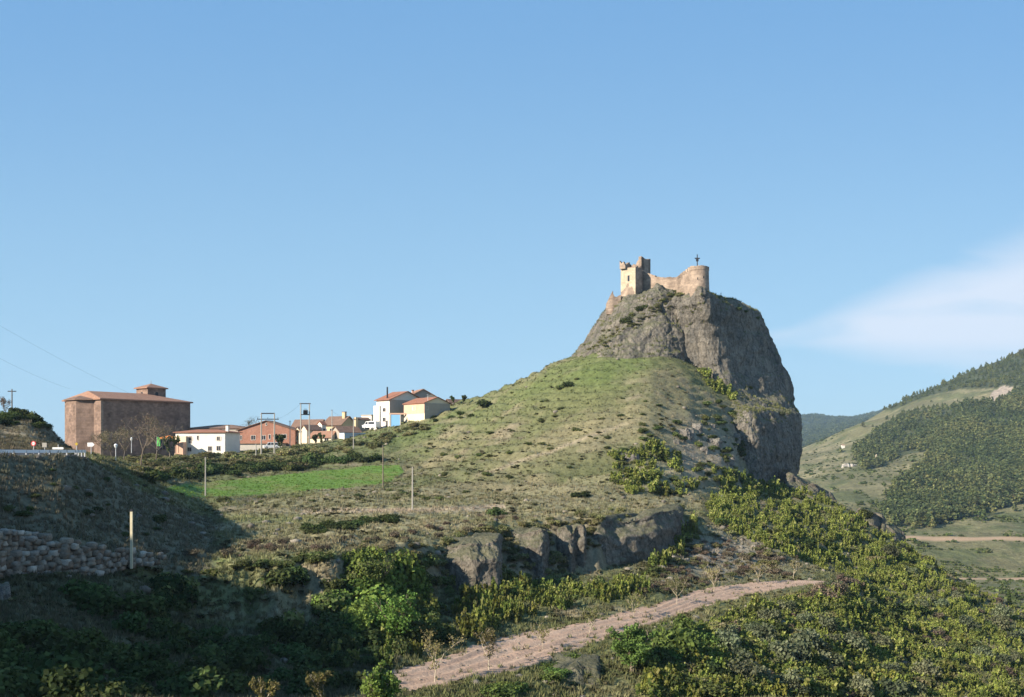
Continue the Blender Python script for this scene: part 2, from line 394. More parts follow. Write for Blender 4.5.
line('H', [(5.6, -0.9), (20, -0.9), (60, -0.9)], {0: (454.6, 91), 60: (454.8, 99), 88: (457, 110), 110: (470, 113), 130: (482, 117), 150: (493, 121), 170: (503, 126), 190: (512, 135), 208: (519, 139), 228: (513, 143), 260: (502, 158), 330: (492, 172), 400: (489, 178), 500: (490, 174), 560: (481, 178), 600: (475, 182), 650: (466, 188), 720: (463, 202), 780: (487, 222), 800: (488, 226), 850: (508, 212), 900: (546, 201), 960: (579, 183), 1024: (612, 175)}, [(150, -29), (52, -18)])
line('I', [(7.5, -0.9), (26, -0.9), (72, -0.9)], {0: (453.6, 108), 60: (453.4, 115), 90: (456, 126), 110: (463, 136), 130: (472, 148), 160: (483, 162), 200: (483, 180), 260: (476, 196), 330: (466, 210), 400: (459, 216), 500: (447, 206), 560: (433, 204), 600: (422, 205), 650: (408, 210), 690: (412, 215), 715: (424, 219), 732: (438, 220), 742: (464, 221), 755: (483, 221.5), 780: (488, 224.5), 800: (489, 232), 850: (513, 222), 900: (556, 214), 960: (592, 197), 1024: (630, 190)}, [(165, -32), (60, -20)])
line('J', [(9.5, 1.5), (31, 7), (82, 8)], {0: (437, 142), 30: (437, 146), 60: (447, 150), 90: (457, 165), 130: (461, 225), 200: (459, 238), 260: (452, 248), 330: (441, 258), 400: (426, 258), 450: (411, 255), 500: (396, 248), 560: (366, 245), 600: (352, 246), 640: (349, 245), 655: (352, 243), 680: (363, 241.5), 705: (377, 240.5), 722: (388, 239), 736: (399, 237), 743: (425, 232), 751: (480, 236), 780: (492, 238), 800: (500, 245), 850: (535, 240), 900: (590, 232), 960: (640, 215), 1024: (690, 205)}, [(190, -42), (80, -25)])
line('K', [(16, 18), (43, 24), (108, 13)], {0: (417, 168), 25: (414, 168), 45: (425, 170), 62: (444, 176), 75: (454, 184), 100: (458, 215), 130: (458, 275), 200: (455, 285), 260: (447, 290), 330: (437, 292), 400: (418, 285), 450: (404.5, 275), 480: (397, 270), 520: (379, 263), 560: (360, 258), 600: (350, 262), 650: (338, 264), 700: (345, 264), 735: (392, 262), 750: (485, 260), 780: (498, 258), 800: (505, 262), 850: (560, 262), 900: (625, 255), 960: (665, 245), 1024: (700, 240)}, [(230, -52), (110, -30)])
line('L', [(40, 18), (110, 22), (200, 10)], {0: (438, 260), 60: (462, 260), 100: (468, 300), 200: (470, 350), 260: (470, 360), 400: (455, 350), 500: (440, 335), 600: (420, 330), 700: (430, 330), 780: (560, 320), 850: (610, 320), 900: (640, 320), 960: (650, 325), 1024: (655, 330)}, [(330, -62), (200, -40)])
line('M', [(120, 5), (300, 0), (380, -20)], {0: (490, 440), 200: (510, 450), 400: (540, 440), 600: (590, 420), 800: (605, 420), 900: (605, 420), 1024: (606, 420)}, [(420, -66), (300, -60)])
# valley floor, two dirt roads, forest edge, grass tongue, wooded skyline, far hills
line('N', [(200, -20), (500, -30), (520, -45)], {0: (535, 520), 400: (560, 520), 800: (577, 520), 900: (579, 520), 1024: (577, 520)}, [(520, -62), (400, -62)])
line('O', [(300, -30), (600, -40), (640, -45)], {0: (520, 640), 400: (530, 640), 780: (527, 640), 850: (527, 620), 900: (537, 600), 960: (540, 600), 1024: (540, 600)}, [(620, -48), (500, -50)])
line('P', [(400, -30), (750, -40), (800, -40)], {0: (500, 780), 400: (505, 780), 750: (505, 760), 800: (500, 740), 850: (508, 700), 900: (522, 670), 960: (513, 680), 1024: (503, 700)}, [(760, -20), (700, -20)])
line('Q', [(600, -30), (950, -30), (1000, -20)], {0: (480, 1000), 400: (480, 1000), 750: (480, 1000), 800: (468, 960), 850: (462, 920), 900: (465, 880), 960: (448, 900), 1024: (440, 920)}, [(980, 80), (1000, 60)])
line('R', [(900, -30), (1300, -20), (1400, 0)], {0: (470, 1500), 400: (468, 1500), 700: (466, 1450), 760: (462, 1400), 800: (448, 1250), 830: (436, 1230), 860: (424, 1250), 880: (413, 1300), 900: (401, 1330), 930: (388, 1350), 960: (375, 1370), 1000: (360, 1400), 1024: (350.5, 1420)}, [(1500, 230), (1500, 200)])
line('S', [(1500, -40), (2000, -20), (2100, -20)], {0: (468, 2200), 400: (466, 2200), 700: (462, 2200), 800: (458, 2200), 900: (420, 2100), 1024: (372, 2200)}, [(2300, 300), (2300, 250)])
line('T', [(3000, -20), (4000, -20), (4200, -10)], {0: (458, 4300), 400: (455, 4300), 600: (440, 4300), 700: (428, 4300), 760: (421, 4300), 790: (417, 4300), 812: (414, 4300), 830: (417, 4300), 848: (418.5, 4300), 865: (415.5, 4300), 885: (411, 4300), 930: (402, 4300), 1024: (392, 4300)}, [(4300, 300), (4300, 300)])
line('U', [(8000, -60), (9500, -60), (9500, -60)], {0: (458, 9500), 1024: (456, 9500)}, [(9500, -60), (8000, -60)])
names_ = ['A0','A','B','C','D','E','F','G','H','I','J','K','L','M','N','O','P','Q','R','S','T','U']

pxs = np.concatenate([512-np.geomspace(3800, 560, 46), np.arange(-46, 1070, 1.7), 512+np.geomspace(560, 3800, 46)])
pxs = np.unique(np.round(pxs, 3))
rowsY = np.concatenate([np.geomspace(1.2, 44, 48)[:-1], np.geomspace(44, 300, 520)[:-1], np.geomspace(300, 1600, 210)[:-1], np.geomspace(1600, 9500, 60)])
nc, nr = len(pxs), len(rowsY)
LY = np.zeros((len(names_), nc)); LZ = np.zeros((len(names_), nc))
def ksm(a, w=7):       # light smoothing along the columns so that lines bend rather than kink
    k = np.hanning(w+2)[1:-1]; k /= k.sum()
    return np.convolve(np.pad(a, w//2, mode='edge'), k, mode='valid')
for i, nme in enumerate(names_):
    d = W[nme]; xs = sorted(d)
    LY[i] = ksm(np.interp(pxs, xs, [d[x][0] for x in xs])); LZ[i] = ksm(np.interp(pxs, xs, [d[x][1] for x in xs]))
wv_ = sstep(pxs, 175, 215)*(1-sstep(pxs, 900, 960))
for nm, a_ in (('E', 2.2), ('F', 1.6)):       # buttresses and bays along the broken terrace edge
    LY[names_.index(nm)] += wv_*a_*((fbm(pxs/34, 0*pxs+3, octv=3, seed=90)-.5)*2+(fbm(pxs/9, 0*pxs+8, octv=3, seed=93)-.5)*0.5)
LZ[names_.index('F')] += wv_*(fbm(pxs/14, 0*pxs+5, octv=3, seed=96)-.5)*0.6
for i in range(1, len(names_)): LY[i] = np.maximum(LY[i], LY[i-1]+0.15)
U_ = (pxs-512)/F
Z = np.zeros((nr, nc))
for j in range(nc): Z[:, j] = np.interp(rowsY, LY[:, j], LZ[:, j])
k = np.array([1, 2, 3, 2, 1.]); k /= k.sum()
Zp = np.pad(Z, ((2, 2), (0, 0)), mode='edge')
Z = sum(k[i]*Zp[i:i+nr] for i in range(5))
X = np.outer(rowsY, U_); Yg = np.repeat(rowsY[:, None], nc, 1)
PX = np.repeat(pxs[None], nr, 0); PY = HOR-Z/Yg*F
idx_of = {n: i for i, n in enumerate(names_)}
def between(a, b):     # 0..1 position between two feature lines
    ya = LY[idx_of[a]][None]; yb = LY[idx_of[b]][None]
    return (Yg-ya)/(yb-ya)
def inline(a, b, c0, c1, soft=6):
    t = between(a, b)
    return ((t > 0) & (t < 1)) * sstep(PX, c0-soft, c0+soft) * (1-sstep(PX, c1-soft, c1+soft))

def poly_mask(px, py, poly):
    inside = np.zeros(px.shape, bool); n = len(poly)
    for i in range(n):
        x0, y0 = poly[i]; x1, y1 = poly[(i+1) % n]
        c = ((y0 > py) != (y1 > py)) & (px < (x1-x0)*(py-y0)/((y1-y0) or 1e-9)+x0)
        inside ^= c
    return inside
tt_ = between('C', 'D'); tw_ = np.interp(PX, [360, 740, 842], [.5, .5, .12])+.16*(fbm(X/2.2, Yg/2.2, octv=3, seed=55)-.5)
TRACK = (np.abs(tt_-.5) < tw_) & (PX > 360) & (PX < 842)
ROAD = inline('H', 'I', -5000, 88, 1) > 0.5
FIELD = poly_mask(PX, PY, [(163, 488), (215, 481), (270, 476), (330, 470), (362, 466), (400, 465), (404, 471), (392, 480), (372, 487), (340, 489), (280, 492), (215, 497), (190, 496), (172, 492)]) & (Yg > 120) & (Yg < 240)
FROAD = ((np.abs(Yg-600) < 3.0) & (PX > 895)) | ((np.abs(Yg-520) < 3.4) & (PX > 915))

# relief
flat = np.maximum.reduce([TRACK*1.0, ROAD*1.0])
for _ in range(3):
    fp = np.pad(flat, 1, mode='edge'); flat = np.maximum(flat, 0.9*(fp[1:-1, :-2]+fp[1:-1, 2:]+fp[:-2, 1:-1]+fp[2:, 1:-1])/4*1.0)
damp = 1-np.clip(flat, 0, 1)
nearw = 1-sstep(Yg, 300, 500)
big = fbm(X/14, Yg/14, octv=3, seed=3)-0.5
sml = fbm(X/3.2, Yg/3.2, octv=4, seed=9, gain=0.6)-0.5
amp = damp*nearw*np.where(FIELD, 0.25, 1.0)*sstep(Yg, 3, 30)
Z0 = Z.copy()
n_tr = fbm(X/6, Yg/6, octv=3, seed=98)
gullyw = 1+0.6*((inline('E', 'G', 180, 720, 10)) > 0.3)
Z = Z+amp*(1.5*big*sstep(Yg, 40, 90)+0.95*sml*gullyw)
Z = Z+TRACK*(0.10*np.sin(between('C', 'D')*np.pi*10+3*n_tr)*sstep(between('C', 'D'), .06, .16)*(1-sstep(between('C', 'D'), .84, .94))+.12*(fbm(X/2.5, Yg/2.5, octv=3, seed=99)-.5))
Z = Z+amp*0.30*np.sin(2*np.pi*(Z0/1.7+1.6*fbm(X/22, Yg/22, octv=3, seed=35)))*((PX > 420) & (Yg > 165) & (Yg < 290))*(.3+1.4*fbm(X/15, Yg/15, octv=2, seed=36))
# shallow erosion runnels down the castle hill
run = ridged((X-0.25*Yg)/9, Yg/40, 0*X, 3, 31)-0.5
Z = Z-amp*0.5*run*(sstep(PY, 500, 470))*(PX > 380)
farw = sstep(Yg, 380, 560)
Z = Z+farw*(fbm(X/60, Yg/60, octv=4, seed=21)-0.5)*np.clip(Yg/90, 3, 14)*(1-sstep(Yg, 1100, 1250)*0.35)
Z = Z+sstep(Yg, 2600, 3800)*(fbm(X/260, Yg/260, octv=4, seed=23)-0.5)*50*(PX > 560)
PY = HOR-Z/Yg*F

# albedo
def mixc3(a, b, t): t = np.clip(t, 0, 1)[..., None]; return a*(1-t)+np.array(b)*t
n1 = fbm(X/17, Yg/17, octv=4, seed=40); n2 = fbm(X/5, Yg/5, octv=4, seed=44, gain=0.6); n3 = fbm(X/1.6, Yg/1.6, octv=3, seed=47)
DRY, GREEN, LUSH = (0.178, 0.158, 0.092), (0.108, 0.12, 0.05), (0.10, 0.132, 0.042)
HEATH, SOIL = (0.115, 0.10, 0.065), (0.27, 0.215, 0.155)
col = np.zeros((nr, nc, 3)); col[:] = DRY
col = mixc3(col, GREEN, sstep(n1*0.6+n2*0.4, 0.34, 0.55)*0.88)
col = mixc3(col, HEATH, sstep(n2*0.55+n3*0.45, 0.56, 0.68)*0.5)
col = mixc3(col, SOIL, sstep(fbm(X/7, Yg/7, seed=52), 0.62, 0.74)*0.5)
hill = ((Yg > 165) & (Yg < 300))*1.0
def blob(cx, cy, rx, ry, ang=0):
    a = math.radians(ang); dx, dy = PX-cx, PY-cy
    u = (dx*math.cos(a)+dy*math.sin(a))/rx; v = (-dx*math.sin(a)+dy*math.cos(a))/ry
    return np.exp(-(u*u+v*v))*hill
lush = blob(614, 370, 46, 16, -14)*1.35+blob(540, 383, 55, 11, -32)*0.6+blob(375, 440, 80, 16, -8)*0.7+blob(470, 407, 55, 9, -25)*0.5
col = mixc3(col, LUSH, np.clip(lush*(0.4+0.9*n2), 0, 0.85))
brown = blob(660, 425, 70, 26, -10)+blob(560, 450, 110, 22, -22)*0.8
col = mixc3(col, (0.185, 0.17, 0.092), brown*0.6)
col = mixc3(col, (0.125, 0.175, 0.045), ((np.exp(-((PY-519)/4.5)**2)*sstep(PX, 215, 240)*(1-sstep(PX, 310, 345))+np.exp(-((PY-562+.05*(PX-200))/5.)**2)*sstep(PX, 165, 185)*(1-sstep(PX, 330, 350)))*((Yg > 84) & (Yg < 165)))*.75)
col = mixc3(col, (0.27, 0.23, 0.165), np.exp(-((PY-511)/3.)**2)*sstep(PX, 225, 260)*(1-sstep(PX, 500, 520))*((Yg > 110) & (Yg < 175))*.6)
# terrace below the field: straw coloured with a pale foot path
ter = inline('F', 'H', 225, 700, 12)
col = mixc3(col, (0.235, 0.215, 0.125), ter*0.6*(0.4+n1))
pth = np.exp(-((PY-(509-0.02*(PX-420)+6*(fbm(PX/60, 0*PX, seed=3)-.5)))/2.2)**2)*((PX > 300) & (PX < 505) & (Yg > 120) & (Yg < 190))
col = mixc3(col, (0.36, 0.29, 0.21), pth*0.9)
# a worn line climbing the hill from the terraces
pl = np.interp(PX, [455, 520, 590, 640, 700], [482, 462, 437, 418, 396])
col = mixc3(col, (0.33, 0.27, 0.19), np.exp(-((PY-pl-5*(fbm(PX/25, 0*PX, seed=8)-.5))/1.8)**2)*hill*0.7*sstep(PX, 460, 500)*(1-sstep(PX, 600, 660)))
# gully soil; grey-brown left bank and hill, darkened for their shade
bank = inline('F', 'H', -5000, 215, 10)
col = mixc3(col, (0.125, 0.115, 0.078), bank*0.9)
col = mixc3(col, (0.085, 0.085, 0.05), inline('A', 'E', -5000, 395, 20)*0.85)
col = mixc3(col, (0.135, 0.14, 0.058), inline('A', 'C', 400, 5000, 20)*0.6)
col = mixc3(col, (0.115, 0.095, 0.066), inline('I', 'K', -400, 72, 6)*.75)  # brown of the left hill, darkened because it is less lit
col = mixc3(col, (0.26, 0.22, 0.15), np.exp(-((PY-(431+.12*PX))/1.6)**2)*((PX < 38) & (Yg > 105) & (Yg < 175))*.8)
# bare rock on steep ground
gz_r = np.gradient(Z0, axis=0)/np.gradient(Yg, axis=0)
steep = sstep(np.abs(gz_r)+0.5*(n2-0.5), 0.5, 0.85)*nearw*(1-inline('G', 'I', -5000, 200, 5))
rockc = np.zeros_like(col); rockc[:] = (0.19, 0.165, 0.115); rockc[PX < 345] = (0.27, 0.215, 0.15); rockc *= (0.55+0.9*n3)[..., None]
col = col*(1-0.85*steep[..., None])+rockc*0.85*steep[..., None]
# rocky rubble ground on the right of the castle hill and the bare patch above the track
rub = np.exp(-(((PX-715)/48)**2+((PY-450)/34)**2))*hill+1.2*np.exp(-(((PX-715)/75)**2+((PY-555)/24)**2))*((Yg > 120) & (Yg < 185))
col = mixc3(col, (0.255, 0.22, 0.175), rub*0.7*(0.5+n2))
# far hillsides
farcol = np.zeros_like(col); farcol[:] = (0.155, 0.145, 0.072)
f1 = fbm(X/70, Yg/70, octv=4, seed=60); f2 = fbm(X/18, Yg/18, octv=3, seed=63)
farcol = mixc3(farcol, (0.22, 0.195, 0.11), sstep(f1, 0.45, 0.65)*0.8)
farcol = mixc3(farcol, (0.09, 0.105, 0.042), sstep(f2, 0.52, 0.64)*0.75)
WOODS = [[(852, 452), (868, 440), (892, 420), (915, 411), (955, 406), (985, 403), (1000, 398), (1030, 384), (1100, 360), (1100, 520), (1020, 503), (985, 514), (930, 527), (893, 526), (880, 512), (893, 492), (916, 473), (932, 452), (940, 447), (905, 455), (878, 468), (862, 470)],
         [(884, 411), (900, 402), (930, 386), (960, 372), (1000, 355), (1100, 315), (1100, 378), (1000, 388), (960, 389), (925, 397), (895, 409)]]
QUARRY = [(988, 402), (992, 392), (1003, 386), (1016, 388), (1012, 396), (998, 404)]
tongue = [(860, 470), (905, 455), (940, 447), (925, 463), (905, 480), (885, 500), (860, 510)]
wood = np.zeros(PX.shape, bool)
for p in WOODS: wood |= poly_mask(PX, PY, p)
wood &= (Yg > 640) & (Yg < 1650)
wood |= (PX > 1100) & (Yg > 700) & (Yg < 1650)
farcol = mixc3(farcol, (0.05, 0.06, 0.028), wood*0.9)
quar = poly_mask(PX, PY, QUARRY) & (Yg > 900) & (Yg < 1600)
farcol[quar] = (0.33, 0.27, 0.21)
farcol = mixc3(farcol, (0.035, 0.05, 0.03), sstep(Yg, 1500, 1750))
col = col*(1-farw[..., None])+farcol*farw[..., None]
dirtc = np.zeros_like(col); dirtc[:] = (0.37, 0.255, 0.185)
dirtc = mixc3(dirtc, (0.46, 0.345, 0.255), np.clip(np.sin(between('C', 'D')*np.pi*7+4*n1)*0.5+0.2, 0, 1)*0.6)
fieldc = np.zeros_like(col); fieldc[:] = (0.10, 0.175, 0.032); fieldc = mixc3(fieldc, (0.14, 0.16, 0.05), sstep(n2, 0.48, 0.68)*0.8); fieldc = mixc3(fieldc, (0.19, 0.15, 0.085), sstep(fbm(X/9, Yg/9, octv=4, seed=58), .58, .7)*.4); fieldc *= (1+.16*np.sin((X*.35-Yg)*2.6))[..., None]
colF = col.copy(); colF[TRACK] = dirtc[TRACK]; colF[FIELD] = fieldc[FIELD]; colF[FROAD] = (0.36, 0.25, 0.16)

P3 = np.stack([X, Yg, Z], -1).reshape(-1, 3)
ii = np.arange(nr*nc).reshape(nr, nc)
quads = np.stack([ii[:-1, :-1], ii[:-1, 1:], ii[1:, 1:], ii[1:, :-1]], -1)
def qmask(m): return (m[:-1, :-1].astype(int)+m[:-1, 1:]+m[1:, 1:]+m[1:, :-1]) >= 2
qT, qR, qF, qD = qmask(TRACK), qmask(ROAD), qmask(FIELD), qmask(FROAD)
qFar = (np.arange(nr-1)[:, None] >= np.searchsorted(rowsY, 345)) & np.ones((1, nc-1), bool)
def sub(name, mask, mat):
    q = quads[mask]
    u, inv = np.unique(q.ravel(), return_inverse=True)
    return structure(link(name, mesh_arrays(name, P3[u], inv.reshape(-1, 4), mat, colF.reshape(-1, 3)[u], smooth=True)))
used = qT | qR | qF | qD
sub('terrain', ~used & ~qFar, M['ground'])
sub('far_hills', ~used & qFar, M['far_ground'])
sub('track', qT & ~qFar, M['dirt'])
sub('road', qR & ~qT, M['asphalt'])
sub('field', qF & ~qT & ~qR, M['field'])
sub('dirt_road', qD & qFar, M['dirt'])

# ground queries
def ground(x, y):
    x = np.atleast_1d(np.asarray(x, float)); y = np.atleast_1d(np.asarray(y, float))
    p = x/y*F+512
    ci = np.clip(np.searchsorted(pxs, p)-1, 0, nc-2); ri = np.clip(np.searchsorted(rowsY, y)-1, 0, nr-2)
    tx = np.clip((p-pxs[ci])/(pxs[ci+1]-pxs[ci]), 0, 1); ty = np.clip((y-rowsY[ri])/(rowsY[ri+1]-rowsY[ri]), 0, 1)
    return (Z[ri, ci]*(1-tx)+Z[ri, ci+1]*tx)*(1-ty)+(Z[ri+1, ci]*(1-tx)+Z[ri+1, ci+1]*tx)*ty
def gcol(x, y):
    p = x/y*F+512
    ci = np.clip(np.searchsorted(pxs, p), 0, nc-1); ri = np.clip(np.searchsorted(rowsY, y), 0, nr-1)
    return colF[ri, ci]
def hit(px, py, ymin=40.0, ymax=2500):
    """first terrain point on the line of sight through (px,py)"""
    px = np.atleast_1d(np.asarray(px, float)); py = np.atleast_1d(np.asarray(py, float))
    ci = np.clip(np.searchsorted(pxs, px)-1, 0, nc-2); t = (px-pxs[ci])/(pxs[ci+1]-pxs[ci])
    r0 = np.searchsorted(rowsY, ymin); r1 = np.searchsorted(rowsY, ymax)
    Pc = PY[r0:r1, ci]*(1-t)+PY[r0:r1, ci+1]*t
    ok = Pc <= py[None]
    r = np.argmax(ok, 0); good = ok.any(0)
    Y = rowsY[r0+r]
    x = (px-512)/F*Y
    return x, Y, ground(x, Y), good
def hit1(px, py, **k):
    x, y, z, g = hit(px, py, **k); return float(x[0]), float(y[0]), float(z[0])
def at(px, Y): x = (px-512)/F*Y; return x, Y, float(ground(x, Y)[0])
def pix(px, py, Y): return Vector(((px-512)/F*Y, Y, zr(py, Y)))

# ------------------------------------------------------------------ the castle rock
def cells(x, y, z, seed=0):
    """cellular noise: a random value per cell and the distance between the two nearest cell points"""
    fx, fy, fz = np.floor(x), np.floor(y), np.floor(z)
    d1 = np.full(x.shape, 9.); d2 = np.full(x.shape, 9.); val = np.zeros(x.shape)
    for i in (-1, 0, 1):
        for j in (-1, 0, 1):
            for k in (-1, 0, 1):
                cx, cy, cz = fx+i, fy+j, fz+k
                d = (cx+_hash(cx, cy, cz, seed)-x)**2+(cy+_hash(cx, cy, cz, seed+1)-y)**2+(cz+_hash(cx, cy, cz, seed+2)-z)**2
                nv = _hash(cx, cy, cz, seed+3); m = d < d1
                d2 = np.where(m, d1, np.minimum(d2, d)); val = np.where(m, nv, val); d1 = np.where(m, d, d1)
    return val, np.sqrt(d2)-np.sqrt(d1)
def catmull(pts, n):
    """closed Catmull-Rom through pts (k,3) -> (n,3)"""
    pts = np.asarray(pts, float); kk = len(pts)
    t = np.linspace(0, kk, n, endpoint=False); i = np.floor(t).astype(int); f = (t-i)[:, None]
    p0, p1, p2, p3 = pts[(i-1) % kk], pts[i % kk], pts[(i+1) % kk], pts[(i+2) % kk]
    return 0.5*((2*p1)+(-p0+p2)*f+(2*p0-5*p1+4*p2-p3)*f**2+(-p0+3*p1-3*p2+p3)*f**3)
def loft(name, levels, nth, nz, mat, amp=(1.6, 0.7), freq=(0.10, 0.35), seed=0, flute=0.6, cap=1.0, cellamp=.32, parent=None):
    """levels: list of rings (k,3) from the top down"""
    rings = np.array([catmull(r, nth) for r in levels])
    ts = np.linspace(0, len(levels)-1, nz); i = np.clip(np.floor(ts).astype(int), 0, len(levels)-2); f = (ts-i)[:, None, None]
    G = rings[i]*(1-f)+rings[i+1]*f
    k = np.array([1, 2, 1.])/4
    for _ in range(2):
        Gp = np.concatenate([G[:1], G, G[-1:]]); G = k[0]*Gp[:-2]+k[1]*Gp[1:-1]+k[2]*Gp[2:]
    cen = G.mean(1, keepdims=True)
    # cap rings closing the top
    caps = [cen[0]+(G[0]-cen[0])*s+np.array([0, 0, h*cap]) for s, h in ((0.0, 0.9), (0.3, 0.85), (0.6, 0.65), (0.85, 0.3))]
    G = np.concatenate([np.array(caps), G])
    dth = np.roll(G, -1, 1)-np.roll(G, 1, 1); dz = np.gradient(G, axis=0)
    nrm = np.cross(dth, dz); ln = np.linalg.norm(nrm, axis=2, keepdims=True); nrm = nrm/np.maximum(ln, 1e-6)
    out = G-G.mean(1, keepdims=True); sgn = np.sign((nrm*out).sum(2, keepdims=True)); sgn[sgn == 0] = 1
    nrm = nrm*sgn; nrm[:4] = (0, 0, 1)
    x, y, z = G[..., 0], G[..., 1], G[..., 2]
    d = amp[0]*(ridged(x*freq[0], y*freq[0], z*freq[0]*0.8, 4, seed)-0.45)
    d += amp[1]*(fbm(x*freq[1], y*freq[1], z*freq[1], 5, seed+9, 0.6)-0.5)*1.6
    d += flute*(fbm(x*freq[1], y*freq[1], z*freq[1]*0.15, 3, seed+30)-0.5)*1.5
    d += flute*0.8*(fbm(x*0.05, y*0.05, z*freq[1]*2.2, 3, seed+41)-0.5)
    wx, wy, wz = x+1.5*fbm(x*freq[1], y*freq[1], z*freq[1], 3, seed+50), y, z+1.5*fbm(x*freq[1], y*freq[1], z*freq[1], 3, seed+51)
    for fq, am_ in ((freq[1]*.55, amp[1]*1.0), (freq[1]*1.5, amp[1]*.5)):
        v_, e_ = cells(wx*fq*1.3, wy*fq*1.3, wz*fq*.75, seed+60)
        d += cellamp*am_*((v_-.5)-.55*np.clip(1-e_/.16, 0, 1))
    G = G+nrm*d[..., None]
    m, n = G.shape[:2]; a = np.arange(m*n).reshape(m, n); b = np.roll(a, -1, 1)
    q = np.stack([a[:-1], a[1:], b[1:], b[:-1]], -1).reshape(-1, 4)
    return link(name, mesh_arrays(name, G.reshape(-1, 3), q, mat, smooth=False), parent)
def P(px, py, Y): return ((px-512)/F*Y, Y, zr(py, Y))
def ringZ(py, Yref, pts):
    """one ring of (px, Y) points at the height seen at row py at depth Yref"""
    z = zr(py, Yref)
    return [((p-512)/F*Y, Y, z) for p, Y in pts]
def ringB(py, xl, xc, xr, yc):
    w = xr-xl; q = max(0.0, min(1.0, (325-py)/25.0))
    return ringZ(py, 246, [(xl, 256-5*q), (xl+(xc-xl)*0.45, yc+9-2.5*q), (xc-(xc-xl)*0.18, yc+2.2), (xc, yc), (xc+(xr-xc)*0.40, yc+6.5), (xc+(xr-xc)*0.78, yc+13), (xr, yc+21),
                           (xr-3, yc+31), (xl+w*0.7, 278), (xl+w*0.3, 276), (xl+2, 266)])
TB = [(290.5, 684, 700, 711, 242.2), (294, 675, 702, 728, 241), (298, 670, 703, 745, 240.5), (304, 660, 705, 757, 240.8), (312, 650, 708, 764, 241.5), (325, 634, 712, 770, 243), (345, 612, 716, 778, 243),
      (370, 592, 722, 784, 242), (395, 582, 738, 788.5, 239.5), (407, 580, 747, 790.5, 234), (414, 580, 752, 795, 228.5), (425, 580, 755, 797, 226.2), (440, 580, 757, 799.5, 225), (455, 585, 758, 799.5, 224.3),
      (468, 590, 758, 796, 223.6), (480, 600, 758, 790, 223), (500, 610, 757, 786, 222.5), (525, 620, 754, 790, 222.5)]
crag = loft('crag', [ringB(*r) for r in TB], 640, 330, M['crag'], amp=(2.2, 0.9), freq=(0.085, 0.33), seed=4, flute=0.45)
structure(crag)
def ringA(py, xl, xr, yf):
    w = xr-xl
    return ringZ(py, 258, [(xl, 263), (xl+w*0.2, yf+4), (xl+w*0.48, yf), (xl+w*0.78, yf+1.5), (xr, 258), (xr-2, 268), (xl+w*0.7, 276), (xl+w*0.3, 276), (xl+2, 270)])
TA = [(288, 646, 672, 255.5), (291.5, 634, 682, 254.3), (295, 620, 690, 252.5), (302, 611, 696, 251), (312, 604, 700, 249.5), (325, 596, 702, 247.5), (340, 585, 704, 245), (353, 573, 704, 243), (370, 560, 704, 240)]
structure(loft('crag_shoulder', [ringA(*r) for r in TA], 440, 190, M['crag'], amp=(1.6, 0.9), freq=(0.12, 0.40), seed=14, flute=0.5))

def outcrop(name, label, box, Yf, depth, mat, seed, lean=0.15, cat='rock', amp=(1.0, 0.5), shape=None, group=None, skew=0.0):
    """a blocky rock: box = px0, py_top, px1, py_bottom at front depth Yf"""
    x0, t, x1, b = box
    lv = []
    zt, zb = zr(t, Yf), zr(b, Yf)-0.8
    r = np.random.default_rng(seed)
    jit = r.uniform(-0.13, 0.13, (10, 2)); jz = r.uniform(-0.16, 0.06, 10)
    for k_, h in enumerate((1.0, 0.93, 0.7, 0.45, 0.2, -0.15)):
        sc = (0.90, 0.97, 1.0, 0.97, 1.0, 1.05)[k_]
        xm, hw = (x0+x1)/2, (x1-x0)/2*sc
        ring = []
        for i, (a, dd_) in enumerate(((-1, .5), (-.9, .12), (-.4, .0), (.1, -.03), (.5, .02), (.9, .15), (1, .5), (.8, 1.0), (0, 1.15), (-.8, 1.0))):
            Y = Yf+skew*(xm+hw*a-(x0+x1)/2)+depth*(dd_+lean*h*(.4 if h < .9 else 1))+depth*jit[i, 1]*0.7
            px_ = xm+hw*(a+jit[i, 0])
            tilt = ((shape(px_) if shape else 0)*Yf/F+jz[i]*(zt-zb)*.8)*max(h, 0)
            ring.append(((px_-512)/F*Y, Y, zb+(zt-zb)*h+tilt))
        lv.append(ring)
    size = (x1-x0)/F*Yf
    fr = 3.2/size
    am = min(size, (zt-zb)*1.6)
    o = loft(name, lv, 150, 64, mat, amp=(amp[0]*am*0.085, amp[1]*am*0.075), freq=(fr*1.1, fr*3.4), seed=seed, flute=0.25*am*0.09, cap=min(.25, am*.06))
    return tag(o, label, cat, group)
outcrop('rock_outcrop', 'long grey slab of bare cliff, largest outcrop along the terrace edge', (590, 517, 684, 563), 133, 14, M['outcrop'], 3, lean=0.25, skew=.15, shape=lambda p: (p-635)*0.05)
outcrop('rock_outcrop', 'narrow pale rock buttress standing against the left end of the long grey slab', (556, 528, 586, 580), 125, 6, M['outcrop'], 5, lean=0.3)
outcrop('rock_outcrop', 'grass topped rock block left of the pale narrow buttress', (510, 531, 552, 572), 121, 8, M['outcrop'], 6, lean=0.35)
outcrop('rock_outcrop', 'low shaded cliff block at the left end of the row of outcrops', (444, 543, 503, 584), 109, 9, M['outcrop'], 8, lean=0.4, shape=lambda p: (p-470)*0.12)
outcrop('rock_outcrop', 'grey rock half buried at the lower edge of the track under green shrubs', (549, 674, 600, 702), 77, 5, M['outcrop'], 10, lean=0.5)
outcrop('rock_outcrop', 'dark rock knob on the skyline ridge right of the castle crag, topped by one shrub', (858, 514, 886, 548), 204, 8, M['outcrop'], 12, lean=0.4, shape=lambda p: -(p-870)*0.3)
outcrop('rock_outcrop', 'sloping dark ledge on the ridge directly right of the skyline knob', (880, 530, 906, 556), 200, 8, M['outcrop'], 13, lean=0.4, shape=lambda p: -(p-892)*0.5)
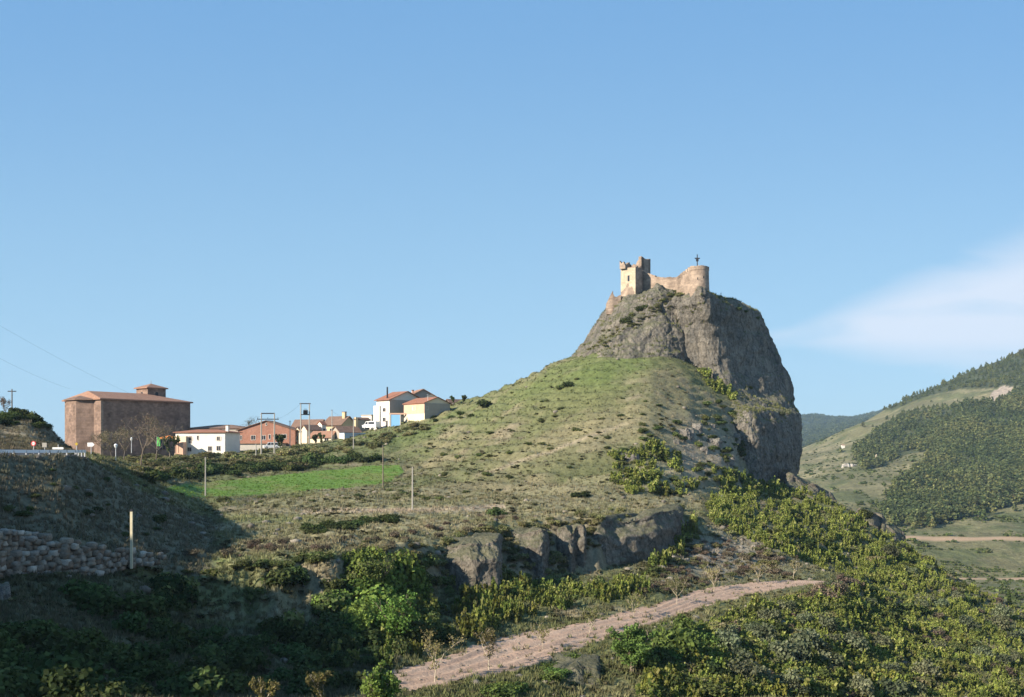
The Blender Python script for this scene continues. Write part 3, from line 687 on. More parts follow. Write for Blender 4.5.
outcrop('rock_outcrop', 'shadowed rock shoulder at the right foot of the castle crag', (786, 482, 834, 515), 222, 10, M['outcrop'], 15, lean=0.4, shape=lambda p: -(p-805)*0.5)
outcrop('boulder', 'small pale boulder among shrubs just below the upper bend of the track', (700, 628, 728, 644), 101, 2.2, M['boulder'], 17, lean=0.3)
outcrop('boulder', 'white boulder alone on the grassy slope of the far valley', (842, 464, 857, 476), 890, 12, M['pale_boulder'], 18, lean=0.3)
outcrop('boulder', 'whitish stone block in the shaded lower left corner beneath the wall', (-6, 586, 10, 602), 70, 1.3, M['boulder'], 19, lean=0.3)
for i, (px_, py_, w_) in enumerate(((686, 437, 12), (697, 430, 9), (715, 446, 10), (704, 452, 7), (728, 462, 10), (676, 444, 6), (648, 441, 5), (632, 462, 12), (622, 457, 7), (735, 440, 9), (712, 428, 6))):
    x, y, z = hit1(px_, py_)
    hgt = w_*0.72
    outcrop('boulder', 'grey boulder lying on the rubbly hillside left of the castle crag', (px_-w_*.6, py_-hgt, px_+w_*.6, py_-1), y-0.4, w_/F*y*0.8, M['boulder'], 30+i, lean=0.35, group='boulders on the rubbly hillside')

# ------------------------------------------------------------------ castle
def wall_strip(mb, path, base, top, thick=1.4):
    """a wall along path [(x,y)] with base z and top z per point"""
    n = len(path)
    for i in range(n-1):
        a, b = Vector((*path[i], 0)), Vector((*path[i+1], 0)); d = (b-a).normalized(); nn = Vector((-d.y, d.x, 0))*thick
        V = []
        for p, bz, tz in ((a, base[i], top[i]), (b, base[i+1], top[i+1])):
            V += [(p.x, p.y, bz), (p.x+nn.x, p.y+nn.y, bz), (p.x+nn.x, p.y+nn.y, tz), (p.x, p.y, tz)]
        mb.faces(V, [(0, 4, 7, 3), (5, 1, 2, 6), (3, 7, 6, 2), (0, 1, 5, 4), (0, 3, 2, 1), (4, 5, 6, 7)])
castle = thing('castle', 'ruined sandstone castle crowning the steep rock above the village', 'castle', (30.0, 258, 42))
CO = Vector(castle.location)
def cl_(v): return (v.x-CO.x, v.y-CO.y, v.z-CO.z)
# square tower: near corner column 635, lit face to the left, shaded face to the right
YT = 256.5; cc = pix(635.5, 296, YT); al = math.radians(52)
dS = Vector((math.cos(al), math.sin(al), 0)); dF = Vector((-math.sin(al), math.cos(al), 0))
def solve(c, Y, pxR, pxL, al):
    uR, uL = (pxR-512)/F, (pxL-512)/F
    return (uR*Y-c.x)/(math.cos(al)-uR*math.sin(al)), (c.x-uL*Y)/(math.sin(al)+uL*math.cos(al))
Ls, Lf = solve(cc, YT, 642.5, 620.8, al)
def ragged(a, b, base, tops, thick, mb, jag=0.35, seed=0, step=0.45):
    """wall from a to b with a broken top edge"""
    r = random.Random(seed); n = max(2, int((b-a).length/step)); pts, tz = [], []
    for i in range(n+1):
        t = i/n; p = a.lerp(b, t); pts.append((p.x, p.y))
        f = t*(len(tops)-1); k_ = min(int(f), len(tops)-2); z = tops[k_]+(tops[k_+1]-tops[k_])*(f-k_)
        tz.append(z+r.uniform(-jag, jag*0.6))
    wall_strip(mb, pts, [base]*(n+1), tz, thick)
zb = zr(306, YT)-CO.z; ztop = zr(266.5, YT)-CO.z
c0 = Vector((cc.x-CO.x, cc.y-CO.y, 0)); c1 = c0+dS*Ls; c3 = c0+dF*Lf; c2 = c1+dF*Lf
tw = MB(); tw.prism([(c0.x, c0.y), (c1.x, c1.y), (c2.x, c2.y), (c3.x, c3.y)], zb, ztop)
tower = tw.build('square_tower', castle, M['castle'])
# pale render patch high on the lit face, quoin edge
pr = MB(); off = -dS*0.03
def facepts(t0, t1, z0, z1): 
    a = c0+dF*(Lf*t0)+off; b = c0+dF*(Lf*t1)+off
    return [(b.x, b.y, z0), (a.x, a.y, z0), (a.x, a.y, z1), (b.x, b.y, z1)]
rp = MB()
N_ = 14
lo = [0.40, 0.36, 0.42, 0.5, 0.52, 0.46, 0.55, 0.6, 0.58, 0.5, 0.48, 0.45, 0.42, 0.4]
for i in range(N_):
    t0, t1 = i/N_, (i+1)/N_
    q = facepts(t0, t1, 0, 0); H_ = ztop-zb
    z0a, z0b = zb+H_*lo[i], zb+H_*lo[min(i+1, N_-1)]
    if i == 0: z0a = z0b = zb+H_*0.05
    rp.poly([(q[0][0], q[0][1], z0b), (q[1][0], q[1][1], z0a), (q[1][0], q[1][1], ztop-0.25), (q[0][0], q[0][1], ztop-0.25)])
rp.build('render_patch', castle, M['castle_pale'])
win = MB(); q = facepts(0.40, 0.54, zr(280.5, YT)-CO.z, zr(274.5, YT)-CO.z)
off2 = -dS*0.06
def fbox(mb, t0, t1, z0, z1, proud):
    a = c0+dF*(Lf*t0); b = c0+dF*(Lf*t1)
    p = [a-dS*proud, a+dS*0.3, b+dS*0.3, b-dS*proud]
    mb.prism([(v.x, v.y) for v in p], z0, z1)
fbox(win, 0.40, 0.53, zr(280.5, YT)-CO.z, zr(274.6, YT)-CO.z, 0.05); win.build('window', castle, M['glass'])
# broken upper storey
up = MB(); zt = ztop
ragged(c0+dF*Lf*0.60, c0+dF*Lf*0.98, zt-0.3, [zt+0.6, zt+1.6, zt+1.2, zt+1.9], 0.7, up, 0.35, 3)
ragged(c3+dS*0.1, c3+dS*Ls*0.95, zt-0.3, [zt+0.9, zt+1.5, zt+1.9], -0.7, up, 0.3, 4)
ragged(c2-dF*0.2, c2-dF*Lf*0.62, zt-0.3, [zt+1.8, zt+1.0, zt+1.4, zt+0.7], 0.7, up, 0.3, 5)
up.build('broken_storey', castle, M['castle'])
kp = MB(); YK = 263
k0 = pix(641.5, 290, YK); k0 = Vector((k0.x-CO.x, k0.y-CO.y, 0)); al2 = math.radians(42)
kS = Vector((math.cos(al2), math.sin(al2), 0)); kF = Vector((-math.sin(al2), math.cos(al2), 0))
KL = solve(pix(641.0, 290, YK), YK, 650, 640, al2)[0]
kz0, kz1 = zr(292, YK)-CO.z, zr(257.3, YK)-CO.z
ragged(k0, k0+kS*KL, kz0, [kz1+0.25, kz1, kz1-0.1, kz1-0.2, kz1+0.1], 1.0, kp, 0.18, 6)
ragged(k0+kF*3.4, k0, kz0, [kz1-2.4, kz1-1.6, kz1-0.4, kz1+0.2], 0.9, kp, 0.4, 7)
ragged(k0+kS*KL, k0+kS*KL+kF*3.4, kz0, [kz1+0.1, kz1-0.6, kz1-1.5], 0.9, kp, 0.3, 8)
ragged(k0-kS*1.0+kF*0.4, k0, kz0, [kz1-3.6, kz1-2.4, kz1-1.8], 0.9, kp, 0.3, 9)
kp.build('keep', castle, M['castle'])
cw = MB()
A_ = Vector((*cl_(pix(641, 290, 260.5))[:2], 0)); B_ = Vector((*cl_(pix(655, 290, 258.5))[:2], 0)); D_ = Vector((*cl_(pix(677.5, 290, 255))[:2], 0))
ragged(A_, B_, zr(296, 259)-CO.z, [zr(268.5, 259)-CO.z, zr(273, 259)-CO.z, zr(275.5, 259)-CO.z], 1.2, cw, 0.15, 10)
ragged(B_, D_, zr(298, 257)-CO.z, [zr(275.5, 257)-CO.z, zr(277, 257)-CO.z, zr(277.5, 257)-CO.z, zr(278, 257)-CO.z], 1.2, cw, 0.18, 11)
cw.build('curtain_wall', castle, M['castle'])
# wall climbing to the round tower, small merlons
YR = 246.0; rc = pix(699.3, 295, YR); RR = 2.35; rcl = Vector((rc.x-CO.x, rc.y-CO.y, 0))
a_ = Vector((*cl_(pix(676.5, 290, 252.5))[:2], 0)); m_ = Vector((*cl_(pix(683, 290, 248.4))[:2], 0)); b_ = Vector((*cl_(pix(692.3, 290, 245.2))[:2], 0))
rw = MB(); rt = [zr(278.5, 250)-CO.z, zr(275, 249)-CO.z, zr(269.5, 246)-CO.z]
ragged(a_, m_, zr(305, 250)-CO.z, rt[:2], 1.1, rw, 0.08, 12); ragged(m_, b_, zr(305, 248)-CO.z, rt[1:], 1.1, rw, 0.08, 13)
rw.build('rising_wall', castle, M['castle'])
r_ = random.Random(4)
for i in range(8):
    t = (i+0.4)/8
    p = a_.lerp(m_, t*2) if t < .5 else m_.lerp(b_, t*2-1)
    z = (rt[0]+(rt[1]-rt[0])*t*2) if t < .5 else (rt[1]+(rt[2]-rt[1])*(t*2-1))
    d = ((m_-a_) if t < .5 else (b_-m_)).normalized(); nn = Vector((-d.y, d.x, 0))
    w, h = 0.36, 0.85+r_.uniform(-.12, .12)
    q = [p-d*w, p+d*w, p+d*w+nn*0.5, p-d*w+nn*0.5]
    mb = MB(); mb.prism([(v.x, v.y) for v in q], z-0.2, z+h); mb.build('merlon', castle, M['castle'])
rd = MB(); nth = 40; zb_, zt_ = zr(304, YR)-CO.z, zr(267.2, YR)-CO.z
rings = [(zb_, RR*1.07), (zb_+3, RR*1.04), (zb_+6, RR*1.0), (zt_-0.9, RR*0.98), (zt_-0.9, RR*1.015), (zt_, RR*1.015)]
V = []; Fc = []
for k_, (z, r) in enumerate(rings):
    for i in range(nth):
        t = 2*math.pi*i/nth; jj = 0 if k_ < 5 else r_.uniform(-0.22, 0.10)
        V.append((rcl.x+r*math.cos(t), rcl.y+r*math.sin(t), z+jj))
for k_ in range(len(rings)-1):
    for i in range(nth): Fc.append((k_*nth+i, k_*nth+(i+1) % nth, (k_+1)*nth+(i+1) % nth, (k_+1)*nth+i))
Fc.append(tuple(range((len(rings)-1)*nth, len(rings)*nth)))
rd.faces(V, Fc); rd.build('round_tower', castle, M['castle'])
for (ang, zf, w, h) in ((-110, 0.62, 0.12, 0.55), (-75, 0.66, 0.12, 0.5), (-60, 0.38, 0.12, 0.5)):
    t = math.radians(ang); p = rcl+Vector((math.cos(t), math.sin(t), 0))*(RR*1.0); d = Vector((-math.sin(t), math.cos(t), 0)); n_ = Vector((math.cos(t), math.sin(t), 0))
    z = zb_+(zt_-zb_)*zf; mb = MB(); mb.prism([(v.x, v.y) for v in (p-d*w-n_*0.3, p-d*w+n_*0.03, p+d*w+n_*0.03, p+d*w-n_*0.3)], z, z+h); mb.build('arrow_slit', castle, M['iron'])
# low parapet running right along the rock edge, ruin fragment on the left
pw = MB(); pts = [pix(709, 297, 247.5), pix(718, 298, 249), pix(728, 299.5, 251), pix(737, 302, 253)]
for i in range(3):
    a, b = pts[i], pts[i+1]; ragged(Vector((a.x-CO.x, a.y-CO.y, 0)), Vector((b.x-CO.x, b.y-CO.y, 0)), a.z-4-CO.z, [a.z-CO.z, b.z-CO.z], 0.8, pw, 0.12, 20+i)
pw.build('parapet', castle, M['castle'])
ru = MB(); a, b, c = pix(606, 309, 258.5), pix(612.5, 300, 258), pix(621, 300, 258)
ragged(Vector((a.x-CO.x, a.y-CO.y, 0)), Vector((b.x-CO.x, b.y-CO.y, 0)), zr(314, 258)-CO.z, [zr(303.5, 258)-CO.z, zr(299, 258)-CO.z, zr(294, 258)-CO.z, zr(291, 258)-CO.z], 0.9, ru, 0.3, 30)
ragged(Vector((b.x-CO.x, b.y-CO.y, 0)), Vector((c.x-CO.x, c.y-CO.y, 0)), zr(312, 258)-CO.z, [zr(291.5, 258)-CO.z, zr(297, 258)-CO.z, zr(296, 258)-CO.z, zr(294, 258)-CO.z], 0.9, ru, 0.25, 31)
ru.build('ruined_wall', castle, M['castle'])
# weathervane-like iron cross on the round tower
cr = thing('iron_cross', 'dark iron cross rising from the top of the round castle tower', 'cross', (rc.x-0.5, rc.y, zr(267.2, YR)-0.3))
mb = MB(); mb.tube((0, 0, 0), (0, 0, 3.3), 0.13, 0.11, 8); mb.build('post', cr, M['iron'])
mb = MB(); mb.box(-0.62, 0.62, -0.09, 0.09, 2.35, 2.62); mb.box(-0.1, 0.1, -0.1, 0.1, 3.2, 3.45); mb.build('crossbar', cr, M['iron'])
mb = MB(); mb.box(-0.3, 0.3, -0.12, 0.12, 1.75, 2.3); mb.build('plaque', cr, M['iron'])
for px_ in (716, 721):
    p = pix(px_, 296.6, 249.2); mb = MB(); mb.tube((0, 0, -1.0), (0, 0, 0.75), 0.07, 0.06, 6).tube((0, 0, .72), (0, 0, .95), 0.11, .08, 6)
    o = mb.build('post', None, M['iron'], (p.x, p.y, p.z)); tag(o, 'thin dark post on the rock parapet right of the round tower', 'post', 'posts on the castle parapet'); o.name = 'railing_post'

# ------------------------------------------------------------------ buildings: near corner, side running right-back, front running left-back
def building(name, label, cat, pxL, pxC, pxR, Y, alpha, pyb, pye, wallm, roofm, roof='gable_x', rise=1.5, over=0.35, side_mat=None, extra=None):
    al = math.radians(alpha); c = pix(pxC, pyb, Y); Ls, Lf = solve(c, Y, pxR, pxL, al)
    zb = c.z-1.5; ze = zr(pye, Y); h = ze-zb
    root = thing(name, label, cat, (c.x, c.y, zb), al)
    mb = MB(); mb.mat(wallm)
    if roof == 'gable_x':      # ridge along x (side), gables on the x=0 and x=Ls faces
        prof = [(0, 0), (Lf, 0), (Lf, h), (Lf/2, h+rise), (0, h)]
        V = [(0, y, z) for y, z in prof]+[(Ls, y, z) for y, z in prof]
        mb.faces(V, [(4, 3, 2, 1, 0), (5, 6, 7, 8, 9), (0, 5, 9, 4), (1, 2, 7, 6), (0, 1, 6, 5)])
    elif roof == 'gable_y':    # ridge along y (front), gables on the y=0 and y=Lf faces
        prof = [(0, 0), (Ls, 0), (Ls, h), (Ls/2, h+rise), (0, h)]
        V = [(x, 0, z) for x, z in prof]+[(x, Lf, z) for x, z in prof]
        mb.faces(V, [(0, 1, 2, 3, 4), (9, 8, 7, 6, 5), (1, 6, 7, 2), (0, 4, 9, 5), (0, 5, 6, 1)])
    elif roof == 'shed_x':     # rises from x=0 to x=Ls
        mb.prism([(0, 0), (Ls, 0), (Ls, Lf), (0, Lf)], 0, h, [h, h+rise, h+rise, h])
    else: mb.box(0, Ls, 0, Lf, 0, h)
    mb.build('wall', root)
    t = 0.16; rb = MB(); o = over
    def slab(p, q, r, s): # four upper corners, thickness t
        V = [p, q, r, s]; V = [Vector(v) for v in V]; n = (V[1]-V[0]).cross(V[2]-V[0]).normalized()
        if n.z < 0: V = V[::-1]; n = -n
        lo = [v+n*0.01 for v in V]; hi = [v+n*t for v in V]
        rb.faces(lo+hi, [(3, 2, 1, 0), (4, 5, 6, 7)]+[(i, (i+1) % 4, 4+(i+1) % 4, 4+i) for i in range(4)])
    if roof == 'gable_x':
        k_ = rise/(Lf/2)*o
        slab((-o, -o, h-k_), (Ls+o, -o, h-k_), (Ls+o, Lf/2, h+rise), (-o, Lf/2, h+rise)); slab((-o, Lf+o, h-k_), (-o, Lf/2, h+rise), (Ls+o, Lf/2, h+rise), (Ls+o, Lf+o, h-k_))
    elif roof == 'gable_y':
        k_ = rise/(Ls/2)*o
        slab((-o, -o, h-k_), (Ls/2, -o, h+rise), (Ls/2, Lf+o, h+rise), (-o, Lf+o, h-k_)); slab((Ls+o, -o, h-k_), (Ls+o, Lf+o, h-k_), (Ls/2, Lf+o, h+rise), (Ls/2, -o, h+rise))
    elif roof == 'shed_x': slab((-o, -o, h), (Ls+o, -o, h+rise), (Ls+o, Lf+o, h+rise), (-o, Lf+o, h))
    elif roof == 'hip':
        m = min(Ls, Lf)/2
        if Lf >= Ls: r1, r2 = (Ls/2, m, h+rise), (Ls/2, Lf-m, h+rise)
        else: r1, r2 = (m, Lf/2, h+rise), (Ls-m, Lf/2, h+rise)
        q = [(-o, -o, h), (Ls+o, -o, h), (Ls+o, Lf+o, h), (-o, Lf+o, h)]; bq = [(a, b, z+0.004) for a, b, z in q]; tq = [(a, b, z+t) for a, b, z in q]
        V = bq+tq+[r1, r2]
        if Lf >= Ls: tops = [(4, 5, 8), (5, 6, 9, 8), (6, 7, 9), (7, 4, 8, 9)]
        else: tops = [(4, 5, 9, 8), (5, 6, 9), (6, 7, 8, 9), (7, 4, 8)]
        rb.faces(V, tops+[(3, 2, 1, 0)]+[(i, (i+1) % 4, 4+(i+1) % 4, 4+i) for i in range(4)])
    elif roof == 'flat': rb.box(-o, Ls+o, -o, Lf+o, h+0.004, h+0.25)
    ro = rb.build('roof', root, roofm)
    root['dims'] = (Ls, Lf, h)
    return root, Ls, Lf, h, ro
def opening(root, face, c, z, w, h, L_=None, name='window', shut=None, pane=None, frame=None):
    """face 'f': x=0 plane (c along y); 's': y=0 plane (c along x); metres"""
    mb = MB(); fm = frame or M['frame']
    def bx(c0, c1, z0, z1, p):
        if face == 'f': mb.box(-p, 0.15, c0, c1, z0, z1)
        else: mb.box(c0, c1, -p, 0.15, z0, z1)
    mb.mat(fm); e_ = 0.09
    bx(c-w/2-e_, c-w/2, z-e_, z+h+e_, 0.07); bx(c+w/2, c+w/2+e_, z-e_, z+h+e_, 0.07); bx(c-w/2, c+w/2, z+h, z+h+e_, 0.065); bx(c-w/2-0.05, c+w/2+0.05, z-e_-0.03, z, 0.11)
    if w > 0.7: bx(c-0.03, c+0.03, z, z+h, 0.05)
    mb.mat(pane or M['glass']); bx(c-w/2, c+w/2, z, z+h, 0.02)
    if shut:
        mb.mat(shut); bx(c-w*1.05, c-w/2-e_-0.01, z, z+h, 0.06); bx(c+w/2+e_+0.01, c+w*1.05, z, z+h, 0.06)
    return mb.build(name, root)
def chimney(ro, x, y, z, w, h, mat):
    mb = MB(); mb.mat(mat); mb.box(x-w/2, x+w/2, y-w/2, y+w/2, z, z+h); mb.mat(M['tiles_dark']); mb.box(x-w/2-.08, x+w/2+.08, y-w/2-.08, y+w/2+.08, z+h+.004, z+h+.16)
    return mb.build('chimney', ro)

# church
al = math.radians(52); Yc = 255.0; cc = pix(101, 460, Yc)
church = thing('church', 'large windowless reddish stone church with low tiled roof and a short square belfry', 'church', (cc.x, cc.y, cc.z-1.5), al)
zbw = cc.z-1.5; H = zr(399.5, Yc)-zbw; LN = 26.2; WN = 18.0
# local x along the nave side wall, y across
mb = MB(); mb.box(0, LN, 0, WN, 0, H); mb.build('nave', church, M['church'])
ap = [(0, 3.4), (-3.1, 6.5), (-3.1, 11.5), (0, 14.6)]
mb = MB(); mb.prism([(-0.0, 3.4), (-0.0, 14.6), (-3.1, 11.5), (-3.1, 6.5)], 0, H-0.1); mb.build('apse', church, M['church'])
sc_ = MB()
sc_.box(-0.08, LN+0.08, -0.08, -0.003, H*0.52, H*0.52+0.22); sc_.box(-0.1, -0.003, 0, 3.3, H*0.52, H*0.52+0.22)
sc_.build('string_course', church, M['church'])
for x in (0.0,):
    q = MB(); q.box(-0.05, 0.6, -0.05, 0.0, 0, H-0.2); q.build('corner_quoin', church, M['castle'])
o_ = 0.55
rb = MB(); m = WN/2; R_ = 2.6
V = [(-o_, -o_, H), (LN+o_, -o_, H), (LN+o_, WN+o_, H), (-o_, WN+o_, H)]
V = [(a, b, z+.004) for a, b, z in V]+[(a, b, z+0.35) for a, b, z in V]+[(1.5, WN/2, H+R_), (LN-m*0.9, WN/2, H+R_)]
rb.faces(V, [(3, 2, 1, 0), (4, 5, 9, 8), (5, 6, 9), (6, 7, 8, 9), (7, 4, 8)]+[(i, (i+1) % 4, 4+(i+1) % 4, 4+i) for i in range(4)])
ro = rb.build('roof', church, M['tiles'])
rb = MB(); pa = [(-0.56, 2.8), (-3.6, 6.2), (-3.6, 11.8), (-0.56, 15.2)]
ha = H-0.05
V = [(x, y, ha) for x, y in pa]+[(x, y, ha+0.3) for x, y in pa]+[(-0.56, 9, ha+1.35)]
rb.faces(V, [(0, 1, 2, 3), (0, 4, 5, 1), (1, 5, 6, 2), (2, 6, 7, 3), (4, 8, 5), (5, 8, 6), (6, 8, 7), (0, 3, 7, 8, 4)]); rb.build('apse_roof', church, M['tiles_dark'])
tx, ty, ts = 18.3, 8.2, 5.6
TZ = zr(388.6, 276)-zbw
mb = MB(); mb.box(tx, tx+ts, ty, ty+ts, H+0.5, TZ); belf = mb.build('belfry', church, M['church'])
def arch(face, c, z, w, h):
    mb = MB(); pts = [(-w/2, 0), (w/2, 0), (w/2, h)]+[(w/2*math.cos(t), h+w/2*math.sin(t)) for t in np.linspace(0.3, math.pi-0.3, 7)]+[(-w/2, h)]
    for p in (0.02,):
        if face == 'f':
            V = [(tx-p, ty+c-a, z+b) for a, b in pts]
        else: V = [(tx+c+a, ty-p, z+b) for a, b in pts]
        V2 = [(x+(0.3 if face == 'f' else 0), y+(0.3 if face == 's' else 0), z_) for x, y, z_ in V]
        n = len(V); mb.faces(V+V2, [tuple(range(n))]+[tuple(range(2*n-1, n-1, -1))]+[(i, n+i, n+(i+1) % n, (i+1) % n) for i in range(n)])
    mb.build('bell_opening', belf, M['iron'])
arch('f', 2.8, TZ-2.6, 0.95, 1.25); arch('s', 2.8, TZ-2.6, 0.95, 1.25)
rb = MB(); q = [(tx-.5, ty-.5), (tx+ts+.5, ty-.5), (tx+ts+.5, ty+ts+.5), (tx-.5, ty+ts+.5)]
V = [(x, y, TZ+.004) for x, y in q]+[(x, y, TZ+.3) for x, y in q]+[(tx+ts/2, ty+ts/2, TZ+1.55)]
rb.faces(V, [(3, 2, 1, 0), (4, 5, 8), (5, 6, 8), (6, 7, 8), (7, 4, 8)]+[(i, (i+1) % 4, 4+(i+1) % 4, 4+i) for i in range(4)]); rb.tube((tx+ts/2, ty+ts/2, TZ+1.5), (tx+ts/2, ty+ts/2, TZ+2.4), 0.05)
rb.build('belfry_roof', belf, M['tiles'])
mb = MB(); mb.box(16.2, 18.4, -0.06, 0.2, 4.2, 7.0); mb.build('blocked_door', church, M['iron'])

# white house beside the church
root, Ls, Lf, h, ro = building('white_house', 'long white two storey house with red tile roof right of the church', 'house', 175.5, 225, 240, 252, 78, 452, 432.5, M['white'], M['tiles_red'], 'hip', 0.9, 0.5)
for (t, z, w, hh) in ((0.13, h-2.0, 0.75, 0.95), (0.545, h-1.8, .4, 1.0), (0.70, h-2.05, 0.75, 0.95), (0.13, 1.9, 1.0, 1.1), (0.30, 1.8, 1.0, 1.1), (0.72, 1.7, 1.2, 0.95)):
    opening(root, 'f', Lf*t, z, w, hh, shut=M['frame'] if t in (0.13, 0.7) and z > 3 else None)
mb = MB(); mb.box(-0.9, -0.003, Lf-3.4, Lf-0.3, 0.5, h-0.9); mb.build('stair_annex', root, M['cream'])
mb = MB(); mb.box(-2.6, -0.95, Lf-3.6, Lf-1.4, 0.5, h-2.4); mb.build('porch', root, M['pink'])
opening(root, 'f', Lf-4.1, h-2.6, 0.8, 1.7); opening(root, 'f', Lf-0.15, h-2.6, 0.05, 1.5)
chimney(ro, Ls*0.35, 0.8, h+0.1, 0.7, 1.7, M['white'])
# long low building behind it
building('long_house', 'long low building with brown tiled roof showing behind the white house', 'house', 186, 242, 262, 272, 78, 452, 428.5, M['greige'], M['tiles_dark'], 'hip', 1.2, 0.4)
# red brick house with the gable to the camera
root, Ls, Lf, h, ro = building('brick_house', 'red brick house with a broad gable above a grey ground floor, behind twin poles', 'house', 238, 295, 301, 268, 80, 449, 430, M['brick'], M['tiles_dark'], 'gable_x', 2.5, 0.45)
for t, z, w in ((0.73, 4.0, 1.2), (0.55, 4.0, 1.2), (0.20, 4.3, 1.6), (0.44, 4.2, 0.5), (.96, 4.0, .9)): opening(root, 'f', Lf*t, z, w, 1.15)
opening(root, 'f', Lf*0.5, h+1.3, 0.35, 0.6)
mb = MB(); mb.mat(M['concrete']).box(-3.0, -0.003, 2.5, Lf+1, 0, 2.9); mb.mat(M['tiles']).box(-3.4, -0.003, 2.2, Lf+1.3, 2.904, 3.15); mb.build('ground_floor_annex', root)
opening(root, 's', 1.0, 3.6, 0.8, 1.1)
# terrace houses stepping uphill
root, Ls, Lf, h, ro = building('stone_house', 'grey roofed house behind the tall frame carrying a transformer', 'house', 291, 318, 328, 284, 70, 444, 428.5, M['greige'], M['tiles_dark'], 'gable_y', 2.6, 0.4)
root, Ls, Lf, h, ro = building('cream_house', 'small cream house with lit gable directly right of the brick house', 'house', 294.5, 300.5, 309, 268, 44, 444, 431, M['cream'], M['tiles_dark'], 'gable_x', 1.1, 0.3)
opening(root, 'f', Lf*0.5, 2.6, 0.6, 1.1)
root, Ls, Lf, h, ro = building('cream_house', 'cream gabled house with long shaded side wall below the grey roofed house', 'house', 301, 307, 320, 266, 44, 444, 429.5, M['cream'], M['tiles_dark'], 'gable_x', 1.2, 0.3)
opening(root, 's', Ls*0.55, 3.4, 0.9, 0.9)
root, Ls, Lf, h, ro = building('pink_roof_house', 'low house with a pinkish tiled roof and white gable, shrubs in front', 'house', 309, 331, 340, 262, 66, 443, 437.3, M['cream'], M['tiles'], 'gable_y', 1.6, 0.3)
opening(root, 'f', Lf*0.2, 1.9, 1.2, 0.9)
root, Ls, Lf, h, ro = building('ochre_house', 'ochre walled house with steep brown roof and a fat yellow chimney', 'house', 323, 341, 356, 276, 62, 440, 424.5, M['ochre'], M['tiles_dark'], 'gable_y', 2.3, 0.45)
for t in (0.2, 0.55, 0.85): opening(root, 'f', Lf*t, h-2.0, 0.7, 0.9)
chimney(ro, Ls*0.4, Lf*0.15, h+1.3, 0.9, 2.2, M['ochre'])
root, Ls, Lf, h, ro = building('white_cottage', 'tiny white cottage with reddish wall squeezed between ochre house and cream house', 'house', 317, 322, 326, 270, 50, 441, 424.5, M['white'], M['tiles_red'], 'gable_x', 0.8, 0.2)
opening(root, 's', Ls*0.5, h-2, 0.6, 0.9)
root, Ls, Lf, h, ro = building('grey_house', 'grey house with wide slate coloured roof below the ochre house', 'house', 331, 340, 361, 262, 40, 442, 432, M['greige'], M['tiles_dark'], 'gable_x', 1.5, 0.35)
opening(root, 'f', Lf*0.5, 2.2, 0.8, 1.0)
root, Ls, Lf, h, ro = building('shed', 'low blue grey shed with a white end wall below the houses', 'shed', 339.5, 344.5, 367, 254, 36, 441.5, 433.8, M['bluegrey'], M['bluegrey'], 'flat', 0.2, 0.1)
mb = MB(); mb.box(-0.05, -0.004, -0.02, Lf+0.02, 0, h); mb.build('white_end_wall', root, M['white'])
opening(root, 's', Ls*0.3, 1.7, 0.9, 1.1); opening(root, 's', Ls*0.6, 1.9, 1.2, 0.6, pane=M['white'])
root, Ls, Lf, h, ro = building('brown_house', 'brown flat fronted house beside the tall yellow chimney column', 'house', 354, 356.5, 369, 268, 36, 434, 419.5, M['greige'], M['tiles_dark'], 'gable_x', 0.5, 0.2)
mb = MB(); mb.box(-0.5, 0.2, -0.5, 0.2, 0, h+0.6); mb.build('chimney', root, M['ochre'])
root, Ls, Lf, h, ro = building('white_block', 'small flat white house with one dark window left of the tall white house', 'house', 361.5, 371.5, 379, 272, 56, 431, 415.5, M['white'], M['greige'], 'flat', 0.2, 0.12)
opening(root, 'f', Lf*0.68, h-2.4, 0.9, 1.5); opening(root, 'f', Lf*0.2, h-2.2, 0.9, 1.3)
# tall white house and its neighbours
root, Ls, Lf, h, ro = building('tall_white_house', 'tall white house with red tile roof and side wall greyed for its shade', 'house', 376.5, 389.5, 424, 262, 46, 427, 399.5, M['white'], M['tiles_red'], 'gable_y', 2.3, 0.5)
mb = MB(); mb.box(0.02, Ls-0.02, -0.06, -0.003, 4.4, h-0.02); mb.build('side_shade_sheet', root, M['greige'])  # grey sheet darkening the white wall on its unlit side
opening(root, 'f', Lf*0.40, h-3.1, 1.15, 0.9); opening(root, 'f', Lf*0.40, h-5.7, 1.15, 1.0); opening(root, 'f', Lf*0.2, 1.6, 0.8, 1.6, name='door')
mb = MB(); mb.tube((0.8, Lf*0.35, h+0.2), (0.8, Lf*0.35, h+3.4), 0.22, 0.2, 10); mb.build('flue', ro, M['iron'])
mb = MB(); mb.mat(M['white']).box(-0.5, -0.003, Lf*0.66, Lf*1.12, 0, h-1.5); mb.build('front_bay', root)
root2, Ls, Lf, h, ro = building('grey_gable_house', 'large house with plain grey gable wall and low ridge behind the pink house', 'house', 399, 405, 441, 268, 22, 420, 399, M['greige'], M['tiles'], 'gable_y', 2.7, 0.4)
opening(root2, 's', Ls*0.2, h-1.0, 1.0, 0.7); chimney(ro, Ls*0.25, 1.2, h+0.9, 0.5, 1.5, M['pink'])
root, Ls, Lf, h, ro = building('pink_house', 'two tone house, pink above cream, with red roof on the hillside edge', 'house', 404, 424.5, 450, 254, 40, 416, 402.8, M['cream'], M['tiles_red'], 'gable_y', 1.5, 0.35)
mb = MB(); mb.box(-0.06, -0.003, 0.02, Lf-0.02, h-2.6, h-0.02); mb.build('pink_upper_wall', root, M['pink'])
mb = MB(); mb.box(0.01, Ls-0.01, -0.06, -0.003, 0, h-0.02); mb.build('side_shade_layer', root, M['greige'])  # cream wall covered in grey as the shade of this side
